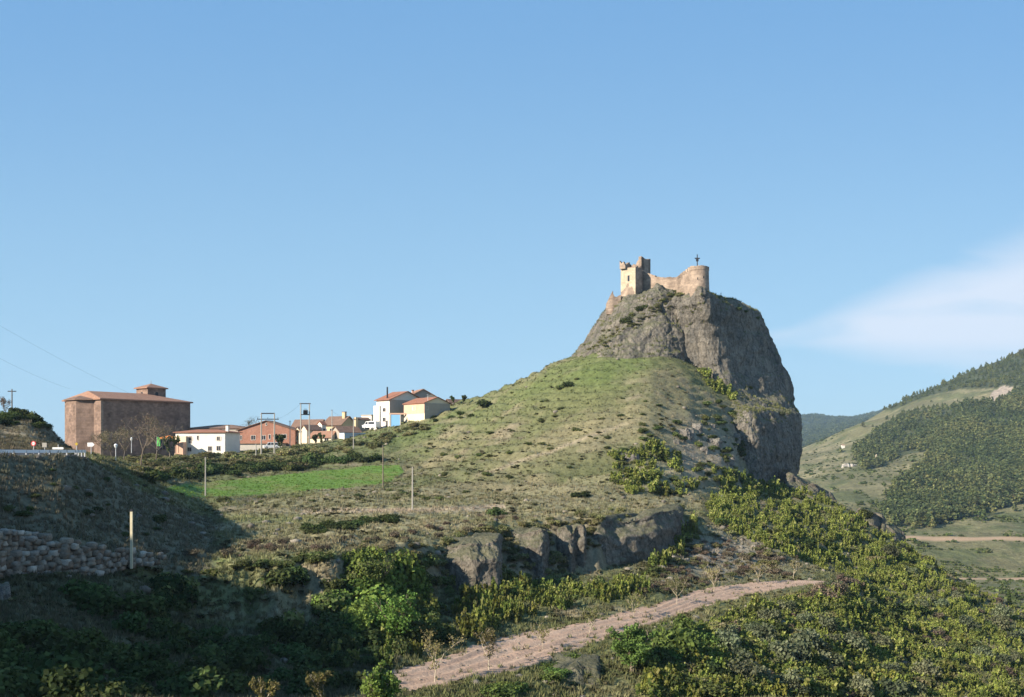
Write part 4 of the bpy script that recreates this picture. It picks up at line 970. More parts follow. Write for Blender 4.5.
opening(root, 'f', Lf*0.5, h-1.75, 0.8, 1.0, shut=M['white']); opening(root, 's', Ls*0.1, h-1.7, 0.5, 0.8)
mb = MB(); mb.tube((Ls*.1, -0.3, h+0.2), (Ls*.1, -0.3, h+2.2), 0.04); mb.tube((Ls*.1-.5, -0.3, h+2.0), (Ls*.1+.5, -.3, h+2.0), 0.03); mb.build('aerial', root, M['metal'])
g0 = pix(391, 424, 259); mb = MB(); mb.mat(M['blue']).box(0, 2.3, 0, 0.12, -0.6, 2.4); mb.mat(M['concrete']).box(-0.25, -0.004, -0.05, 0.2, -1, 2.6).box(2.304, 2.55, -0.05, 0.2, -1, 2.6)
tag(mb.build('gate', None, None, g0), 'light blue sheet gate between the tall white house and the pink house', 'gate')
mb = MB(); g1 = pix(389, 414, 260); mb.box(0, 4.2, 0, 0.3, -0.1, 0.25); tag(mb.build('gate_beam', None, M['pink'], g1), 'pale beam spanning above the light blue gate', 'beam')
root, Ls, Lf, h, ro = building('far_house', 'low dark roofed house with bluish wall half hidden by the hill, rightmost of the village', 'house', 447, 450, 467, 270, 34, 408, 401.5, M['bluegrey'], M['tiles_dark'], 'gable_x', 0.6, 0.6)
# playground canopy and banner by the church
x, y, z = pix(159, 447, 248)
cn = thing('canopy', 'orange canvas canopy on dark posts between church and white house', 'canopy', (x, y, z-0.5))
mb = MB(); mb.faces([(0, 0, 2.8), (4.2, -.6, 2.9), (4.2, 2.4, 2.9), (0, 2.4, 2.8), (2.1, .9, 3.4)], [(0, 1, 4), (1, 2, 4), (2, 3, 4), (3, 0, 4)]); mb.box(0, 4.2, -.65, -.6, 2.55, 2.85); mb.build('canvas', cn, M['orange'])
for a, b in ((0.1, 0.05), (2.1, -0.3), (4.1, -0.5), (0.1, 2.3), (4.1, 2.3)): 
    mb = MB(); mb.tube((a, b, -1), (a, b, 2.8), 0.07); mb.build('post', cn, M['iron'])
x, y, z = pix(157, 447, 246); mb = MB(); mb.mat(M['green']).prism([(0, 0), (.75, 0), (.75, .06), (0, .06)], 0.2, 2.6, [2.6, 2.2, 2.2, 2.6]); mb.mat(M['metal']).tube((-.05, .03, -1.2), (-.05, .03, 2.8), .05)
tag(mb.build('banner', None, None, (x, y, z)), 'upright bright green banner on a pole beside the orange canopy', 'banner')

# vehicles
def van(label, px_, py_, Y, rz, s=1.0, group=None):
    p = pix(px_, py_, Y); v = thing('parked_van' if s >= 1 else 'parked_car', label, 'van' if s >= 1 else 'car', (p.x, p.y, p.z-0.1), rz)
    L_, Wd, Hh = 4.6*s, 1.8*s, 1.95*s
    prof = [(-L_/2, .35), (L_/2, .35), (L_/2, .95*s), (L_/2-.75*s, 1.12*s), (L_/2-1.35*s, Hh), (-L_/2+.15, Hh), (-L_/2, 1.2*s)]
    n = len(prof); V = [(a, -Wd/2, b) for a, b in prof]+[(a, Wd/2, b) for a, b in prof]
    mb = MB(); mb.faces(V, [tuple(range(n)), tuple(range(2*n-1, n-1, -1))]+[(i, n+i, n+(i+1) % n, (i+1) % n) for i in range(n)]); mb.build('body', v, M['carwhite'])
    for sd in (-1, 1):
        y0 = sd*(Wd/2+.012)
        mb = MB(); mb.poly([(L_/2-1.9*s, y0, 1.15*s), (L_/2-.95*s, y0, 1.15*s), (L_/2-1.4*s, y0, Hh-.12), (L_/2-1.9*s, y0, Hh-.12)]); mb.poly([(-L_/2+.5, y0, 1.2*s), (L_/2-2.1*s, y0, 1.2*s), (L_/2-2.1*s, y0, Hh-.15), (-L_/2+.55, y0, Hh-.15)]); mb.build('side_window', v, M['glass'])
    mb = MB(); a, b = (L_/2-.75*s, 1.12*s), (L_/2-1.35*s, Hh); mb.poly([(a[0]-.08+.02, -Wd/2+.1, a[1]+.14), (a[0]-.08+.02, Wd/2-.1, a[1]+.14), (b[0]+.1, Wd/2-.15, b[1]-.1), (b[0]+.1, -Wd/2+.15, b[1]-.1)]); mb.build('windscreen', v, M['glass'])
    for sx in (-1, 1):
        for sd in (-1, 1):
            mb = MB(); mb.tube((sx*L_*.31, sd*(Wd/2-.2), .32), (sx*L_*.31, sd*(Wd/2+.02), .32), .32, n=16); w = mb.build('wheel', v, M['tyre'])
            mb = MB(); mb.tube((sx*L_*.31, sd*(Wd/2+.0), .32), (sx*L_*.31, sd*(Wd/2+.03), .32), .18, n=12); mb.build('hub', w, M['metal'])
    return v
van('white van parked in front of the tall white house', 371, 428.5, 262, math.radians(150))
van('white car parked under the grey annex of the brick house', 271.5, 448.5, 258, math.radians(200), 0.88)

# ------------------------------------------------------------------ poles, frames, signs, guardrail
def pole(label, px_, pyb, pyt, mat, Y=None, r=0.12, top=None, group=None, cat='utility pole', name='utility_pole'):
    x, y, z = hit1(px_, pyb) if Y is None else at(px_, Y)
    h = zr(pyt, y)-z
    t = thing(name, label, cat, (x, y, z-0.2), 0, group)
    mb = MB(); mb.tube((0, 0, 0), (0, 0, h+.2), r, r*.7, 8); mb.build('shaft', t, mat)
    if top == 'ins':
        for s in (-.16, .16):
            mb = MB(); mb.tube((s, 0, h+.02), (s, 0, h+.3), .05, .04, 6); mb.build('insulator', t, M['iron'])
    if top == 'bar':
        mb = MB(); mb.box(-.7, .7, -.06, .06, h-.25, h-.1); mb.build('crossarm', t, M['iron'])
    return t
pole('pale thin pole standing at the near edge of the green field', 205.5, 496, 457, M['pole'], top='ins')
pole('dark timber pole at the right end of the green field', 383, 487, 445, M['wood'], top='ins')
pole('grey pole on the straw terrace above the outcrops', 412.5, 511, 467, M['pole'], top='ins')
pole('short pole close to the left of the twin pole frame', 256, 463, 444, M['pole'], Y=236, r=.14)
pole('pole standing in front of the right end of the brick house', 290, 453, 421, M['pole'], Y=240, top='ins')
pole('pole rising before the ochre house', 332, 433, 410, M['pole'], Y=258, top='ins')
pole('leaning grey pole in the grass below the brown house', 353.5, 459, 418, M['pole'], Y=232, top='bar')
pole('timber pole on the dark bushy hill at the left edge', 12, 412, 389, M['wood'], Y=166, top='bar')
def hframe(label, p0, p1, pyb, pyt, Y, bars, box=None):
    a = at(p0, Y); b = at(p1, Y); w = b[0]-a[0]; z0 = min(a[2], b[2])-.4
    t = thing('pole_frame', label, 'pole frame', (a[0], Y, z0)); H_ = zr(pyt, Y)-z0
    for x in (0, w):
        mb = MB(); mb.tube((x, 0, 0), (x, 0, H_), .19, .14, 8); mb.build('leg', t, M['pole'])
    for py_, e_, th in bars:
        z = zr(py_, Y)-z0; mb = MB(); mb.box(-e_, w+e_, -.12, .12, z-th, z+th); br = mb.build('crossbar', t, M['iron'] if th > .1 else M['wood'])
        if e_ > .6:
            for x in (-e_+.15, w+e_-.15, w/2):
                mb = MB(); mb.tube((x, 0, z+.0), (x, 0, z+.5), .07, .05, 6); mb.build('insulator', br, M['iron'])
    if box:
        z1, z2 = zr(box[0], Y)-z0, zr(box[1], Y)-z0
        mb = MB(); mb.box(w*.32, w*.78, -.45, .45, z2, z1)
        for k_ in range(5): x = w*.34+k_*w*.1; mb.box(x, x+.05, -.6, -.454, z2+.15, z1-.1)
        for k_ in range(3): x = w*.4+k_*w*.14; mb.tube((x, 0, z1), (x, 0, z1+.4), .06, .05, 6)
        mb.build('transformer', t, M['iron'])
hframe('twin pole frame with two crossbars standing in scrub before the brick house', 261.3, 274.4, 462, 413, 238, ((413.4, .05, .13), (419.2, 1.0, .11)))
hframe('tall twin pole frame carrying a dark transformer box above the cream houses', 300.8, 309.4, 440, 403, 256, ((403.6, .3, .12), (414.6, .1, .11)), (410.2, 414.3))
def sag(name, label, a, b, d, r=.014, n=14):
    mb = MB(); pts = [Vector(a).lerp(Vector(b), i/n)-Vector((0, 0, 4*d*(i/n)*(1-i/n))) for i in range(n+1)]
    for i in range(n): mb.tube(pts[i], pts[i+1], r, n=4)
    return tag(mb.build(name, None, M['iron']), label, 'power line')
sag('power_line', 'thin wire crossing the sky from upper left down behind the church', pix(-60, 290, 190), pix(136, 396, 300), 1.0)
sag('power_line', 'lower thin wire sloping towards the left hand church corner', pix(-60, 325, 190), pix(70, 389, 300), 1.0)
sag('power_line', 'wire strung between the twin pole frame and the transformer frame', pix(279, 418.5, 238), pix(300, 404, 256), .4)
sag('power_line', 'wire strung between the pole before the ochre house and the pole below the brown house', pix(332, 411, 258), pix(353.5, 420, 232), .4)
# marker stake by the stone wall
x, y, z = at(131.5, 84.0); z = zr(565, 84.0)
mb = MB(); st = thing('marker_stake', 'pale yellow wooden stake standing at the end of the stone wall', 'stake', (x, y, z-.3))
mb.box(-.10, .10, -.08, .08, 0, zr(511.5, y)-z+.3); mb.build('post', st, M['stakeyellow']); mb = MB(); mb.box(-.12, .12, -.10, .10, zr(511.5, y)-z+.303, zr(510, y)-z+.34); mb.build('cap', st, M['iron'])
# guardrail along the road edge
gr = thing('guardrail', 'white steel guardrail along the top of the left road bank', 'guardrail', (0, 0, 0))
gp = [(-130, 79.5), (-60, 86.5), (0, 92.5), (45, 98.3), (75, 106.5), (86, 110.5)]
path = []
for i in range(len(gp)-1):
    for t in np.linspace(0, 1, 8)[:-1]: path.append((gp[i][0]+(gp[i+1][0]-gp[i][0])*t, gp[i][1]+(gp[i+1][1]-gp[i][1])*t))
path.append(gp[-1]); mb = MB(); V = []
for p, Y in path:
    x_, y_, z_ = at(p, Y)
    zt2 = max(z_+.45, zr(449.9, Y))
    for dy, dz in ((-.04, -.30), (-.10, -.24), (-.04, -.15), (-.10, -.06), (-.04, 0), (.02, 0), (.02, -.30)): V.append((x_, y_+dy, zt2+dz))
n = 7; Fc = [(k_*n+i, k_*n+(i+1) % n, (k_+1)*n+(i+1) % n, (k_+1)*n+i) for k_ in range(len(path)-1) for i in range(n)]
mb.faces(V, Fc+[tuple(range(n)), tuple(range(len(V)-1, len(V)-n-1, -1))]); mb.build('rail', gr, M['signwhite'])
for k_ in range(2, len(path), 2):
    x_, y_, z_ = at(*path[k_]); mb = MB(); mb.box(x_-.06, x_+.06, y_+.03, y_+.15, z_-.3, max(z_+.45, zr(449.9, path[k_][1]))-.02); mb.build('post', gr, M['metal'])
def sign(name, label, px_, pyc, Y, kind, w=.6):
    x, y, z = at(px_, Y); zc = zr(pyc, Y); t = thing(name, label, 'road sign', (x, y, z-.2)); h = zc-z+.2
    mb = MB(); mb.tube((0, .06, 0), (0, .06, h+w*.35), .045, n=8); mb.build('post', t, M['metal'])
    mb = MB()
    if kind == 'round':
        mb.mat(M['signred']).tube((0, -.02, h), (0, .02, h), w/2, n=28); mb.mat(M['signwhite']).tube((0, -.028, h), (0, -.021, h), w*.35, n=28)
        mb.mat(M['iron']); 
        for dx, sgs in ((-.11, 'abcdfg'), (.09, 'abcdef')): 
            for s_ in sgs:
                sg = {'a': (0, .09, .12, .022), 'g': (0, 0, .12, .022), 'd': (0, -.09, .12, .022), 'f': (-.05, .045, .022, .09), 'b': (.05, .045, .022, .09), 'c': (.05, -.045, .022, .09), 'e': (-.05, -.045, .022, .09)}[s_]
                mb.box(dx+sg[0]-sg[2]/2, dx+sg[0]+sg[2]/2, -.032, -.0285, h+sg[1]-sg[3]/2, h+sg[1]+sg[3]/2)
    elif kind == 'board': mb.mat(M['signwhite']).box(-w/2, w/2, -.03, .03, h-w*.09, h+w*.09)
    elif kind == 'back': mb.mat(M['pole']).box(-w/2, w/2, -.03, .03, h-w*.5, h+w*.5)
    elif kind == 'arrow': mb.mat(M['signwhite']).faces([(-w/2, -.03, h-.22), (w/2-.2, -.03, h-.22), (w/2, -.03, h), (w/2-.2, -.03, h+.22), (-w/2, -.03, h+.22), (-w/2, .03, h-.22), (w/2-.2, .03, h-.22), (w/2, .03, h), (w/2-.2, .03, h+.22), (-w/2, .03, h+.22)], [(0, 1, 2, 3, 4), (9, 8, 7, 6, 5)]+[(i, 5+i, 5+(i+1) % 5, (i+1) % 5) for i in range(5)])
    elif kind == 'diamond': mb.mat(M['signyellow']).faces([(0, -.02, h-w/2), (w/2, -.02, h), (0, -.02, h+w/2), (-w/2, -.02, h), (0, .02, h-w/2), (w/2, .02, h), (0, .02, h+w/2), (-w/2, .02, h)], [(0, 1, 2, 3), (7, 6, 5, 4)]+[(i, 4+i, 4+(i+1) % 4, (i+1) % 4) for i in range(4)])
    mb.build('plate', t)
sign('speed_sign', 'round red rimmed speed limit sign above the guardrail', 33.5, 443.5, 111, 'round', .55)
sign('grey_sign', 'grey back of a square sign right of the speed limit sign', 44.5, 445, 112, 'back', .5)
sign('road_board', 'low wide white board lying along the road behind the guardrail', 58, 448.3, 115, 'board', 1.25)
sign('warning_sign', 'small yellow diamond sign near the left end of the church', 76.5, 444, 122, 'diamond', .42)
sign('direction_sign', 'white pointed direction board at the end of the guardrail', 91, 444.6, 114, 'arrow', .8)
def lamp(label, px_, pyb, pyt, Y):
    x, y, z = at(px_, Y); z = max(z, zr(pyb, Y)-1); h = zr(pyt, Y)-z; t = thing('lantern_post', label, 'lantern post', (x, y, z-.2)); 
    mb = MB(); mb.tube((0, 0, 0), (0, 0, h-.4), .09, .07, 8); mb.build('post', t, M['metal']); mb = MB(); mb.tube((0, 0, h-.4), (0, 0, h+.1), .16, .34, 10).tube((0, 0, h+.1), (0, 0, h+.35), .36, .1, 10); mb.build('lantern', t, M['signwhite'])
lamp('pale lantern post standing before the church wall', 115.8, 455, 444.5, 185)
lamp('short lantern close to the middle of the church wall', 131.5, 448, 438, 236)
# tiny white hut and pillar on the far slope
p = hit1(843, 449); h_ = thing('field_hut', 'tiny white hut at the edge of the far pine wood', 'hut', (p[0], p[1], p[2]-.5))
mb = MB(); mb.box(-1.6, 1.6, -1.6, 1.6, 0, 3.6); mb.build('wall', h_, M['white']); mb = MB(); mb.faces([(-1.9, -1.9, 3.604), (1.9, -1.9, 3.604), (1.9, 1.9, 3.604), (-1.9, 1.9, 3.604), (0, 0, 4.8)], [(0, 1, 4), (1, 2, 4), (2, 3, 4), (3, 0, 4), (3, 2, 1, 0)]); mb.build('roof', h_, M['tiles'])
p = hit1(876.5, 461); mb = MB(); mb.box(-.8, .8, -.8, .8, -1, 5.2).faces([(-.9, -.9, 5.2), (.9, -.9, 5.2), (.9, .9, 5.2), (-.9, .9, 5.2), (0, 0, 6.2)], [(0, 1, 4), (1, 2, 4), (2, 3, 4), (3, 0, 4)])
tag(mb.build('stone_pillar', None, M['castle_pale'], p), 'small pale pillar on the far grass beside the wood', 'pillar')

# ------------------------------------------------------------------ dry stone wall: stones in courses on the bank foot
def stone_wall():
    r = np.random.default_rng(77); Vs, Fs, Cs = [], [], []; base = 0
    bx = np.array([[-1, -1, -1], [1, -1, -1], [1, 1, -1], [-1, 1, -1], [-1, -1, 1], [1, -1, 1], [1, 1, 1], [-1, 1, 1]], float)
    # subdivided cube so that a stone can be rounded and irregular
    g = []; idx = {}; fs = []
    def vid(p):
        k_ = tuple(np.round(p, 4))
        if k_ not in idx: idx[k_] = len(g); g.append(np.array(k_))
        return idx[k_]
    for ax in range(3):
        for sgn in (-1, 1):
            a, b = [i for i in range(3) if i != ax]
            for i in range(3):
                for j in range(3):
                    q = []
                    for di, dj in ((0, 0), (1, 0), (1, 1), (0, 1)):
                        p = np.zeros(3); p[ax] = sgn; p[a] = -1+2*(i+di)/3; p[b] = -1+2*(j+dj)/3; q.append(vid(p))
                    fs.append(q if (sgn > 0) ^ (ax == 1) else q[::-1])
    g = np.array(g); ln = np.linalg.norm(g, axis=1, keepdims=True); sph = g/ln; g = g*0.62+sph*1.15*0.38; fs = np.array(fs)
    px_ = -45.0
    top = lambda p: np.interp(p, [-45, 0, 30, 60, 100, 140, 165], [526, 530, 533, 539, 546, 551, 556]); bot = lambda p: np.interp(p, [-45, 0, 60, 110, 140, 165], [584, 579, 577, 569, 563, 561])
    yy_ = lambda p: np.interp(p, [-45, 0, 60, 130, 170], [70, 76.4, 79.4, 84.6, 87.2])
    for k_ in range(11):
        f0 = k_/8.0; px_ = -45.0+r.uniform(0, 8)
        while px_ < 163:
            Y = yy_(px_); zt2, zb2 = zr(top(px_), Y), zr(bot(px_), Y)-.3
            rows = max(2, round((zt2-zb2)/.40)) 
            w = r.uniform(.32, .85) if px_ < 95 else r.uniform(.28, .6)
            if k_ < rows and not (k_ == rows-1 and r.random() < .35) and (px_ < 120 or r.random() < .75):
                h = (zt2-zb2)/rows*r.uniform(.9, 1.45); z = zb2+(zt2-zb2)*k_/rows; lean = (z-zb2)*.14
                pts = g*np.array([w/2*1.04, .40, h/2])*(1+r.uniform(-.17, .17, g.shape))
                a = r.uniform(-.35, .35); ca, sa = math.cos(a), math.sin(a); R2 = np.array([[ca, 0, -sa], [0, 1, 0], [sa, 0, ca]]); pts = pts@R2.T
                pts = pts+np.array([(px_-512)/F*Y+w/2, Y+lean-.12+r.uniform(-.16, .12), z+h/2+r.uniform(-.09, .09)])
                Vs.append(pts); Fs.append(fs+base); base += len(g)
                c = np.array([(.21, .18, .14), (.26, .225, .175), (.28, .255, .215), (.20, .155, .115), (.38, .35, .295)][int(r.random()**1.3*5)])*r.uniform(.75, 1.1)
                Cs.append(np.tile(c, (len(g), 1)))
            px_ += w*.98/Y*F
    o = link('dry_stone_wall', mesh_arrays('dry_stone_wall', np.concatenate(Vs), np.concatenate(Fs), M['wallstone'], np.concatenate(Cs)))
    return tag(o, 'rough retaining wall of grey and brown field stones at the foot of the left bank', 'stone wall')
stone_wall()

# ------------------------------------------------------------------ vegetation
def leaf_cloud(r, blobs, n, size, cols, up=0.3, elong=1.0, shell=0.45):
    """leaf quads spread through ellipsoid blobs [(cx,cy,cz,rx,ry,rz)]"""
    blobs = np.array(blobs, float); vol = blobs[:, 3]*blobs[:, 4]*blobs[:, 5]; pr_ = vol**.75; pr_ /= pr_.sum()
    b = blobs[r.choice(len(blobs), n, p=pr_)]
    d = r.normal(size=(n, 3)); d /= np.linalg.norm(d, axis=1, keepdims=True)
    rad = r.random(n)**shell
    p = b[:, :3]+d*b[:, 3:6]*rad[:, None]
    nrm = d*0.7+r.normal(size=(n, 3))*0.55; nrm[:, 2] += up; nrm /= np.linalg.norm(nrm, axis=1, keepdims=True)
    t = np.cross(nrm, r.normal(size=(n, 3))); t /= np.linalg.norm(t, axis=1, keepdims=True); bt = np.cross(nrm, t)
    s = size*r.uniform(.6, 1.35, n)[:, None]
    V = np.stack([p-t*s*.5-bt*s*.5*elong, p+t*s*.5-bt*s*.35*elong, p+t*s*.35+bt*s*.6*elong, p-t*s*.5+bt*s*.4*elong], 1).reshape(-1, 3)
    q = np.arange(4*n).reshape(n, 4)
    cols = np.array(cols); tone = r.random(n)
    k_ = r.integers(0, len(cols), n); c = cols[k_]*(0.75+0.5*tone)[:, None]
    return V, q, np.repeat(c, 4, 0)
def juniper_proto(r, cols, spread=.55, shoots=None):
    ns = shoots or r.integers(6, 12); bl = []
    for i in range(ns):
        a, d = r.uniform(0, 6.28), spread*math.sqrt(r.random()); h = r.uniform(.55, 1.0)*(1-.25*d/spread)
        for k_ in range(4):
            t = (k_+.5)/4; bl.append((d*math.cos(a)*(1+.3*t), d*math.sin(a)*(1+.3*t), h*t, .17*(1-.62*t)+.03, .17*(1-.62*t)+.03, h*.17))
    return leaf_cloud(r, bl, 520, .085, cols, up=.25, elong=1.8)
def shrub_proto(r, cols, n=1100, size=.085, flat=.9, lumps=11):
    bl = []
    for i in range(lumps):
        a, d = r.uniform(0, 6.28), .42*math.sqrt(r.random()); s = r.uniform(.20, .38)
        bl.append((d*math.cos(a), d*math.sin(a), (s*.6+r.uniform(.0, .42)*(1-d))*flat, s, s, s*.8*flat))
    return leaf_cloud(r, bl, n, size, cols, up=.3)
def tree_proto(r, cols, n=650, size=.085, z0=.28, lumps=13, wide=.34):
    bl = []
    for i in range(lumps):
        a = r.uniform(0, 6.28); t = r.uniform(0, 1); d = wide*math.sqrt(r.random())*(1-.55*abs(t-.35)); s = r.uniform(.09, .18)
        bl.append((d*math.cos(a), d*math.sin(a), z0+(1-z0-.1)*t, s, s, s*.85))
    return leaf_cloud(r, bl, n, size, cols, up=.3)
def pine_proto(r, cols):
    bl = []
    for i in range(9):
        t = i/8; w = .24*(1-t)**.8+.04
        for k_ in range(3 if t < .8 else 1):
            a = r.uniform(0, 6.28); bl.append((w*.55*math.cos(a), w*.55*math.sin(a), .22+.72*t, w*.55, w*.55, .09))
    V, q, c = leaf_cloud(r, bl, 130, .105, cols, up=.1)
    return V, q, c
def frustum(a, b, r0, r1, n=5):
    mb = MB(); mb.tube(a, b, r0, r1, n); V = np.array([tuple(v) for v in mb.v]); q = np.array(mb.f[:n]); return V, q
def merged(protos, pos, scl, rot, tint, pick):
    Vs, Fs, Cs, base = [], [], [], 0
    for k_, (V, q, c) in enumerate(protos):
        sel = np.where(pick == k_)[0]
        if not len(sel): continue
        ca, sa = np.cos(rot[sel]), np.sin(rot[sel]); s = scl[sel]
        if s.ndim == 1: s = np.stack([s, s, s], 1)
        x = (V[None, :, 0]*ca[:, None]-V[None, :, 1]*sa[:, None])*s[:, :1]+pos[sel, 0:1]
        y = (V[None, :, 0]*sa[:, None]+V[None, :, 1]*ca[:, None])*s[:, 1:2]+pos[sel, 1:2]
        z = V[None, :, 2]*s[:, 2:3]+pos[sel, 2:3]
        Vs.append(np.stack([x, y, z], -1).reshape(-1, 3))
        Fs.append((q[None]+(np.arange(len(sel))*len(V))[:, None, None]).reshape(-1, q.shape[1])+base)
        cc_ = c[None]*tint[sel][:, None, :] if tint.ndim == 2 else np.broadcast_to(c[None], (len(sel),)+c.shape)*tint[sel][:, None, None]
        Cs.append(cc_.reshape(-1, 3)); base += len(sel)*len(V)
    return np.concatenate(Vs), np.concatenate(Fs), np.concatenate(Cs)

JUN = [(.13, .165, .034), (.165, .195, .042), (.095, .125, .03), (.18, .19, .062)]
DARKG = [(.05, .075, .022), (.065, .09, .028), (.04, .06, .02)]
BUSHG = [(.08, .11, .032), (.10, .125, .04), (.065, .09, .03), (.12, .13, .05)]
BRIGHT = [(.12, .18, .036), (.145, .21, .045), (.09, .145, .032)]
MIDG = [(.085, .125, .03), (.105, .15, .035), (.06, .09, .026)]
GREY = [(.12, .14, .075), (.145, .16, .095), (.095, .115, .06)]
BROWN = [(.13, .105, .07), (.16, .125, .085), (.10, .085, .06)]
PINE = [(.068, .094, .034), (.085, .112, .04), (.054, .078, .032), (.105, .122, .045)]
rv = np.random.default_rng(5)
PR = {
 'juniper': [juniper_proto(rv, JUN) for _ in range(6)],
 'shrub': [shrub_proto(rv, BUSHG) for _ in range(5)],
 'dark': [shrub_proto(rv, DARKG) for _ in range(4)],
 'bright': [shrub_proto(rv, BRIGHT, 1500, .075, 1.05) for _ in range(4)],
 'midgreen': [shrub_proto(rv, MIDG, 1500, .075, 1.05) for _ in range(3)],
 'grey': [shrub_proto(rv, GREY, 1300, .07, 1.05) for _ in range(4)],
 'olive': [shrub_proto(rv, [(.15, .16, .06), (.18, .175, .075), (.12, .14, .045), (.20, .18, .10)], 900, .085, .9) for _ in range(5)],
 'brown': [shrub_proto(rv, BROWN, 800, .07, .9) for _ in range(3)],
 'tree': [tree_proto(rv, BRIGHT) for _ in range(3)],
 'pine': [pine_proto(rv, PINE) for _ in range(6)],
}
PM = {k_: [mesh_arrays(k_+'_leaves', V, q, M['leaf'], c) for V, q, c in v] for k_, v in PR.items()}

def sample_poly(poly, n, ymin=40, ymax=330, seed=0):
    r = np.random.default_rng(seed); p = np.array(poly, float); x0, y0 = p.min(0); x1, y1 = p.max(0); outp = []
    while len(outp) < n:
        q = r.uniform((x0, y0), (x1, y1), (n*3, 2)); m = poly_mask(q[:, 0], q[:, 1], poly); outp += list(q[m])
    q = np.array(outp[:n]); x, y, z, g = hit(q[:, 0], q[:, 1], ymin, ymax)
    return x[g], y[g], z[g]
PLANTS = {}          # kind -> list of (x,y,z,sx,sz,label,group,proto)
def scatter(kind, name, label, group, poly, n, size, hr=(0.9, 1.3), seed=0, ymin=40, ymax=330, avoid=True, cat=None, clump=None):
    x, y, z = sample_poly(poly, n, ymin, ymax, seed); r = np.random.default_rng(seed+1)
    for i in range(len(x)):
        if clump and fbm(np.array([x[i]/clump]), np.array([y[i]/clump]), seed=seed+50)[0] < .47: continue
        p = x[i]/y[i]*F+512; ci = min(np.searchsorted(pxs, p), nc-1); ri = min(np.searchsorted(rowsY, y[i]), nr-1)
        if p < 330 and HOR-z[i]/y[i]*F > 655 and kind != 'dark': continue
        if 185 < p < 325 and 566 < HOR-z[i]/y[i]*F < 632 and kind in ('dark', 'shrub') and r.random() < .8: continue
        if TRACK[max(ri-2, 0):ri+3, ci].any() or ROAD[ri, ci] or FIELD[ri, ci]: continue
        s = r.uniform(*size)*(1 if r.random() > .12 else 1.35); h = s*r.uniform(*hr)
        PLANTS.setdefault(name, []).append((x[i], y[i], z[i]-.12*h, s, h, label, group, PM[kind][r.integers(len(PM[kind]))], cat or name.replace('_', ' '), kind, r.uniform(0, 6.28)))
# steep shrubby slope right of the crag
UPPER = [(700, 503), (745, 493), (792, 486), (835, 503), (870, 528), (905, 544), (940, 562), (905, 590), (850, 580), (800, 560), (760, 545), (715, 525)]
LOWER = [(890, 540), (960, 570), (1045, 608), (1040, 700), (640, 700), (655, 665), (700, 630), (760, 606), (830, 590), (870, 585)]
scatter('juniper', 'juniper', 'columnar yellow green juniper on the steep slope below the castle crag', 'junipers below the castle crag', UPPER, 620, (.7, 1.4), (1.1, 1.9), 101)
scatter('juniper', 'juniper', 'columnar yellow green juniper on the scrubby slope right of the track', 'junipers right of the track', LOWER, 1700, (.6, 1.3), (.9, 1.6), 102)
scatter('juniper', 'juniper', 'columnar juniper in the strip between outcrops and track', 'junipers between the outcrops and the track', [(448, 575), (520, 580), (590, 590), (640, 580), (680, 530), (700, 520), (690, 545), (640, 598), (560, 612), (500, 625), (452, 640), (440, 600)], 230, (.8, 1.5), (1.3, 2.0), 103, clump=9)
scatter('juniper', 'juniper', 'tall columnar juniper in the dense clump above the left end of the track', 'junipers above the left end of the track', [(448, 580), (520, 585), (522, 620), (480, 635), (448, 645)], 60, (.9, 1.5), (1.6, 2.4), 104)
scatter('shrub', 'shrub', 'rounded green shrub among junipers on the scrubby lower right slope', 'shrubs on the lower right slope', LOWER, 110, (1.0, 2.0), (.7, 1.0), 105)
scatter('grey', 'grey_shrub', 'grey green rounded bush on the scrubby lower right slope', 'grey bushes on the lower right slope', LOWER, 60, (1.6, 2.9), (.9, 1.2), 106)
scatter('dark', 'dark_shrub', 'dark green bush on the scrubby lower right slope', 'dark bushes on the lower right slope', LOWER, 45, (1.2, 2.2), (.8, 1.1), 107)
scatter('olive', 'olive_shrub', 'olive toned low shrub on the scrubby lower right slope', 'olive shrubs on the lower right slope', LOWER, 130, (.9, 1.9), (.6, .9), 151)
scatter('brown', 'bramble', 'brown dead looking shrub on the scrubby lower right slope', 'brown shrubs on the lower right slope', LOWER, 70, (.9, 1.7), (.6, .9), 152)
scatter('dark', 'dark_shrub', 'dark green bush on the upper slope under the crag', 'dark bushes under the crag', UPPER, 40, (1.2, 2.0), (.8, 1.1), 108)
scatter('olive', 'olive_shrub', 'olive toned low shrub on the upper slope under the crag', 'olive shrubs under the crag', UPPER, 70, (.9, 1.8), (.6, .9), 153)
# patches on the castle hill
scatter('juniper', 'juniper', 'juniper on the rubbly hillside above the long grey slab', 'junipers on the rubbly hillside', [(612, 455), (650, 445), (690, 462), (708, 480), (690, 495), (640, 497), (608, 485)], 60, (1.2, 2.3), (.8, 1.2), 110)
scatter('shrub', 'shrub', 'shrub on the rubbly hillside above the long grey slab', 'shrubs on the rubbly hillside', [(612, 445), (660, 425), (720, 440), (745, 470), (735, 492), (640, 497), (608, 485)], 60, (1.0, 2.0), (.6, .9), 111)
scatter('juniper', 'juniper', 'juniper in the bush clump under the overhang of the castle crag', 'junipers under the crag overhang', [(698, 372), (720, 362), (742, 375), (752, 392), (745, 402), (722, 396), (704, 386)], 34, (1.6, 2.8), (1.0, 1.4), 112)
scatter('grey', 'grey_shrub', 'pale grey green bush at the foot of the castle crag', 'pale bushes at the crag foot', [(712, 365), (725, 358), (758, 400), (748, 440), (735, 430), (740, 405)], 14, (1.6, 2.6), (.9, 1.2), 113)
scatter('shrub', 'hillside_shrub', 'small dark scrub on the open castle hill', 'scrub on the open castle hill', [(455, 415), (520, 388), (575, 360), (640, 400), (700, 420), (650, 450), (560, 480), (430, 480), (420, 440)], 55, (.7, 1.6), (.5, .8), 114)
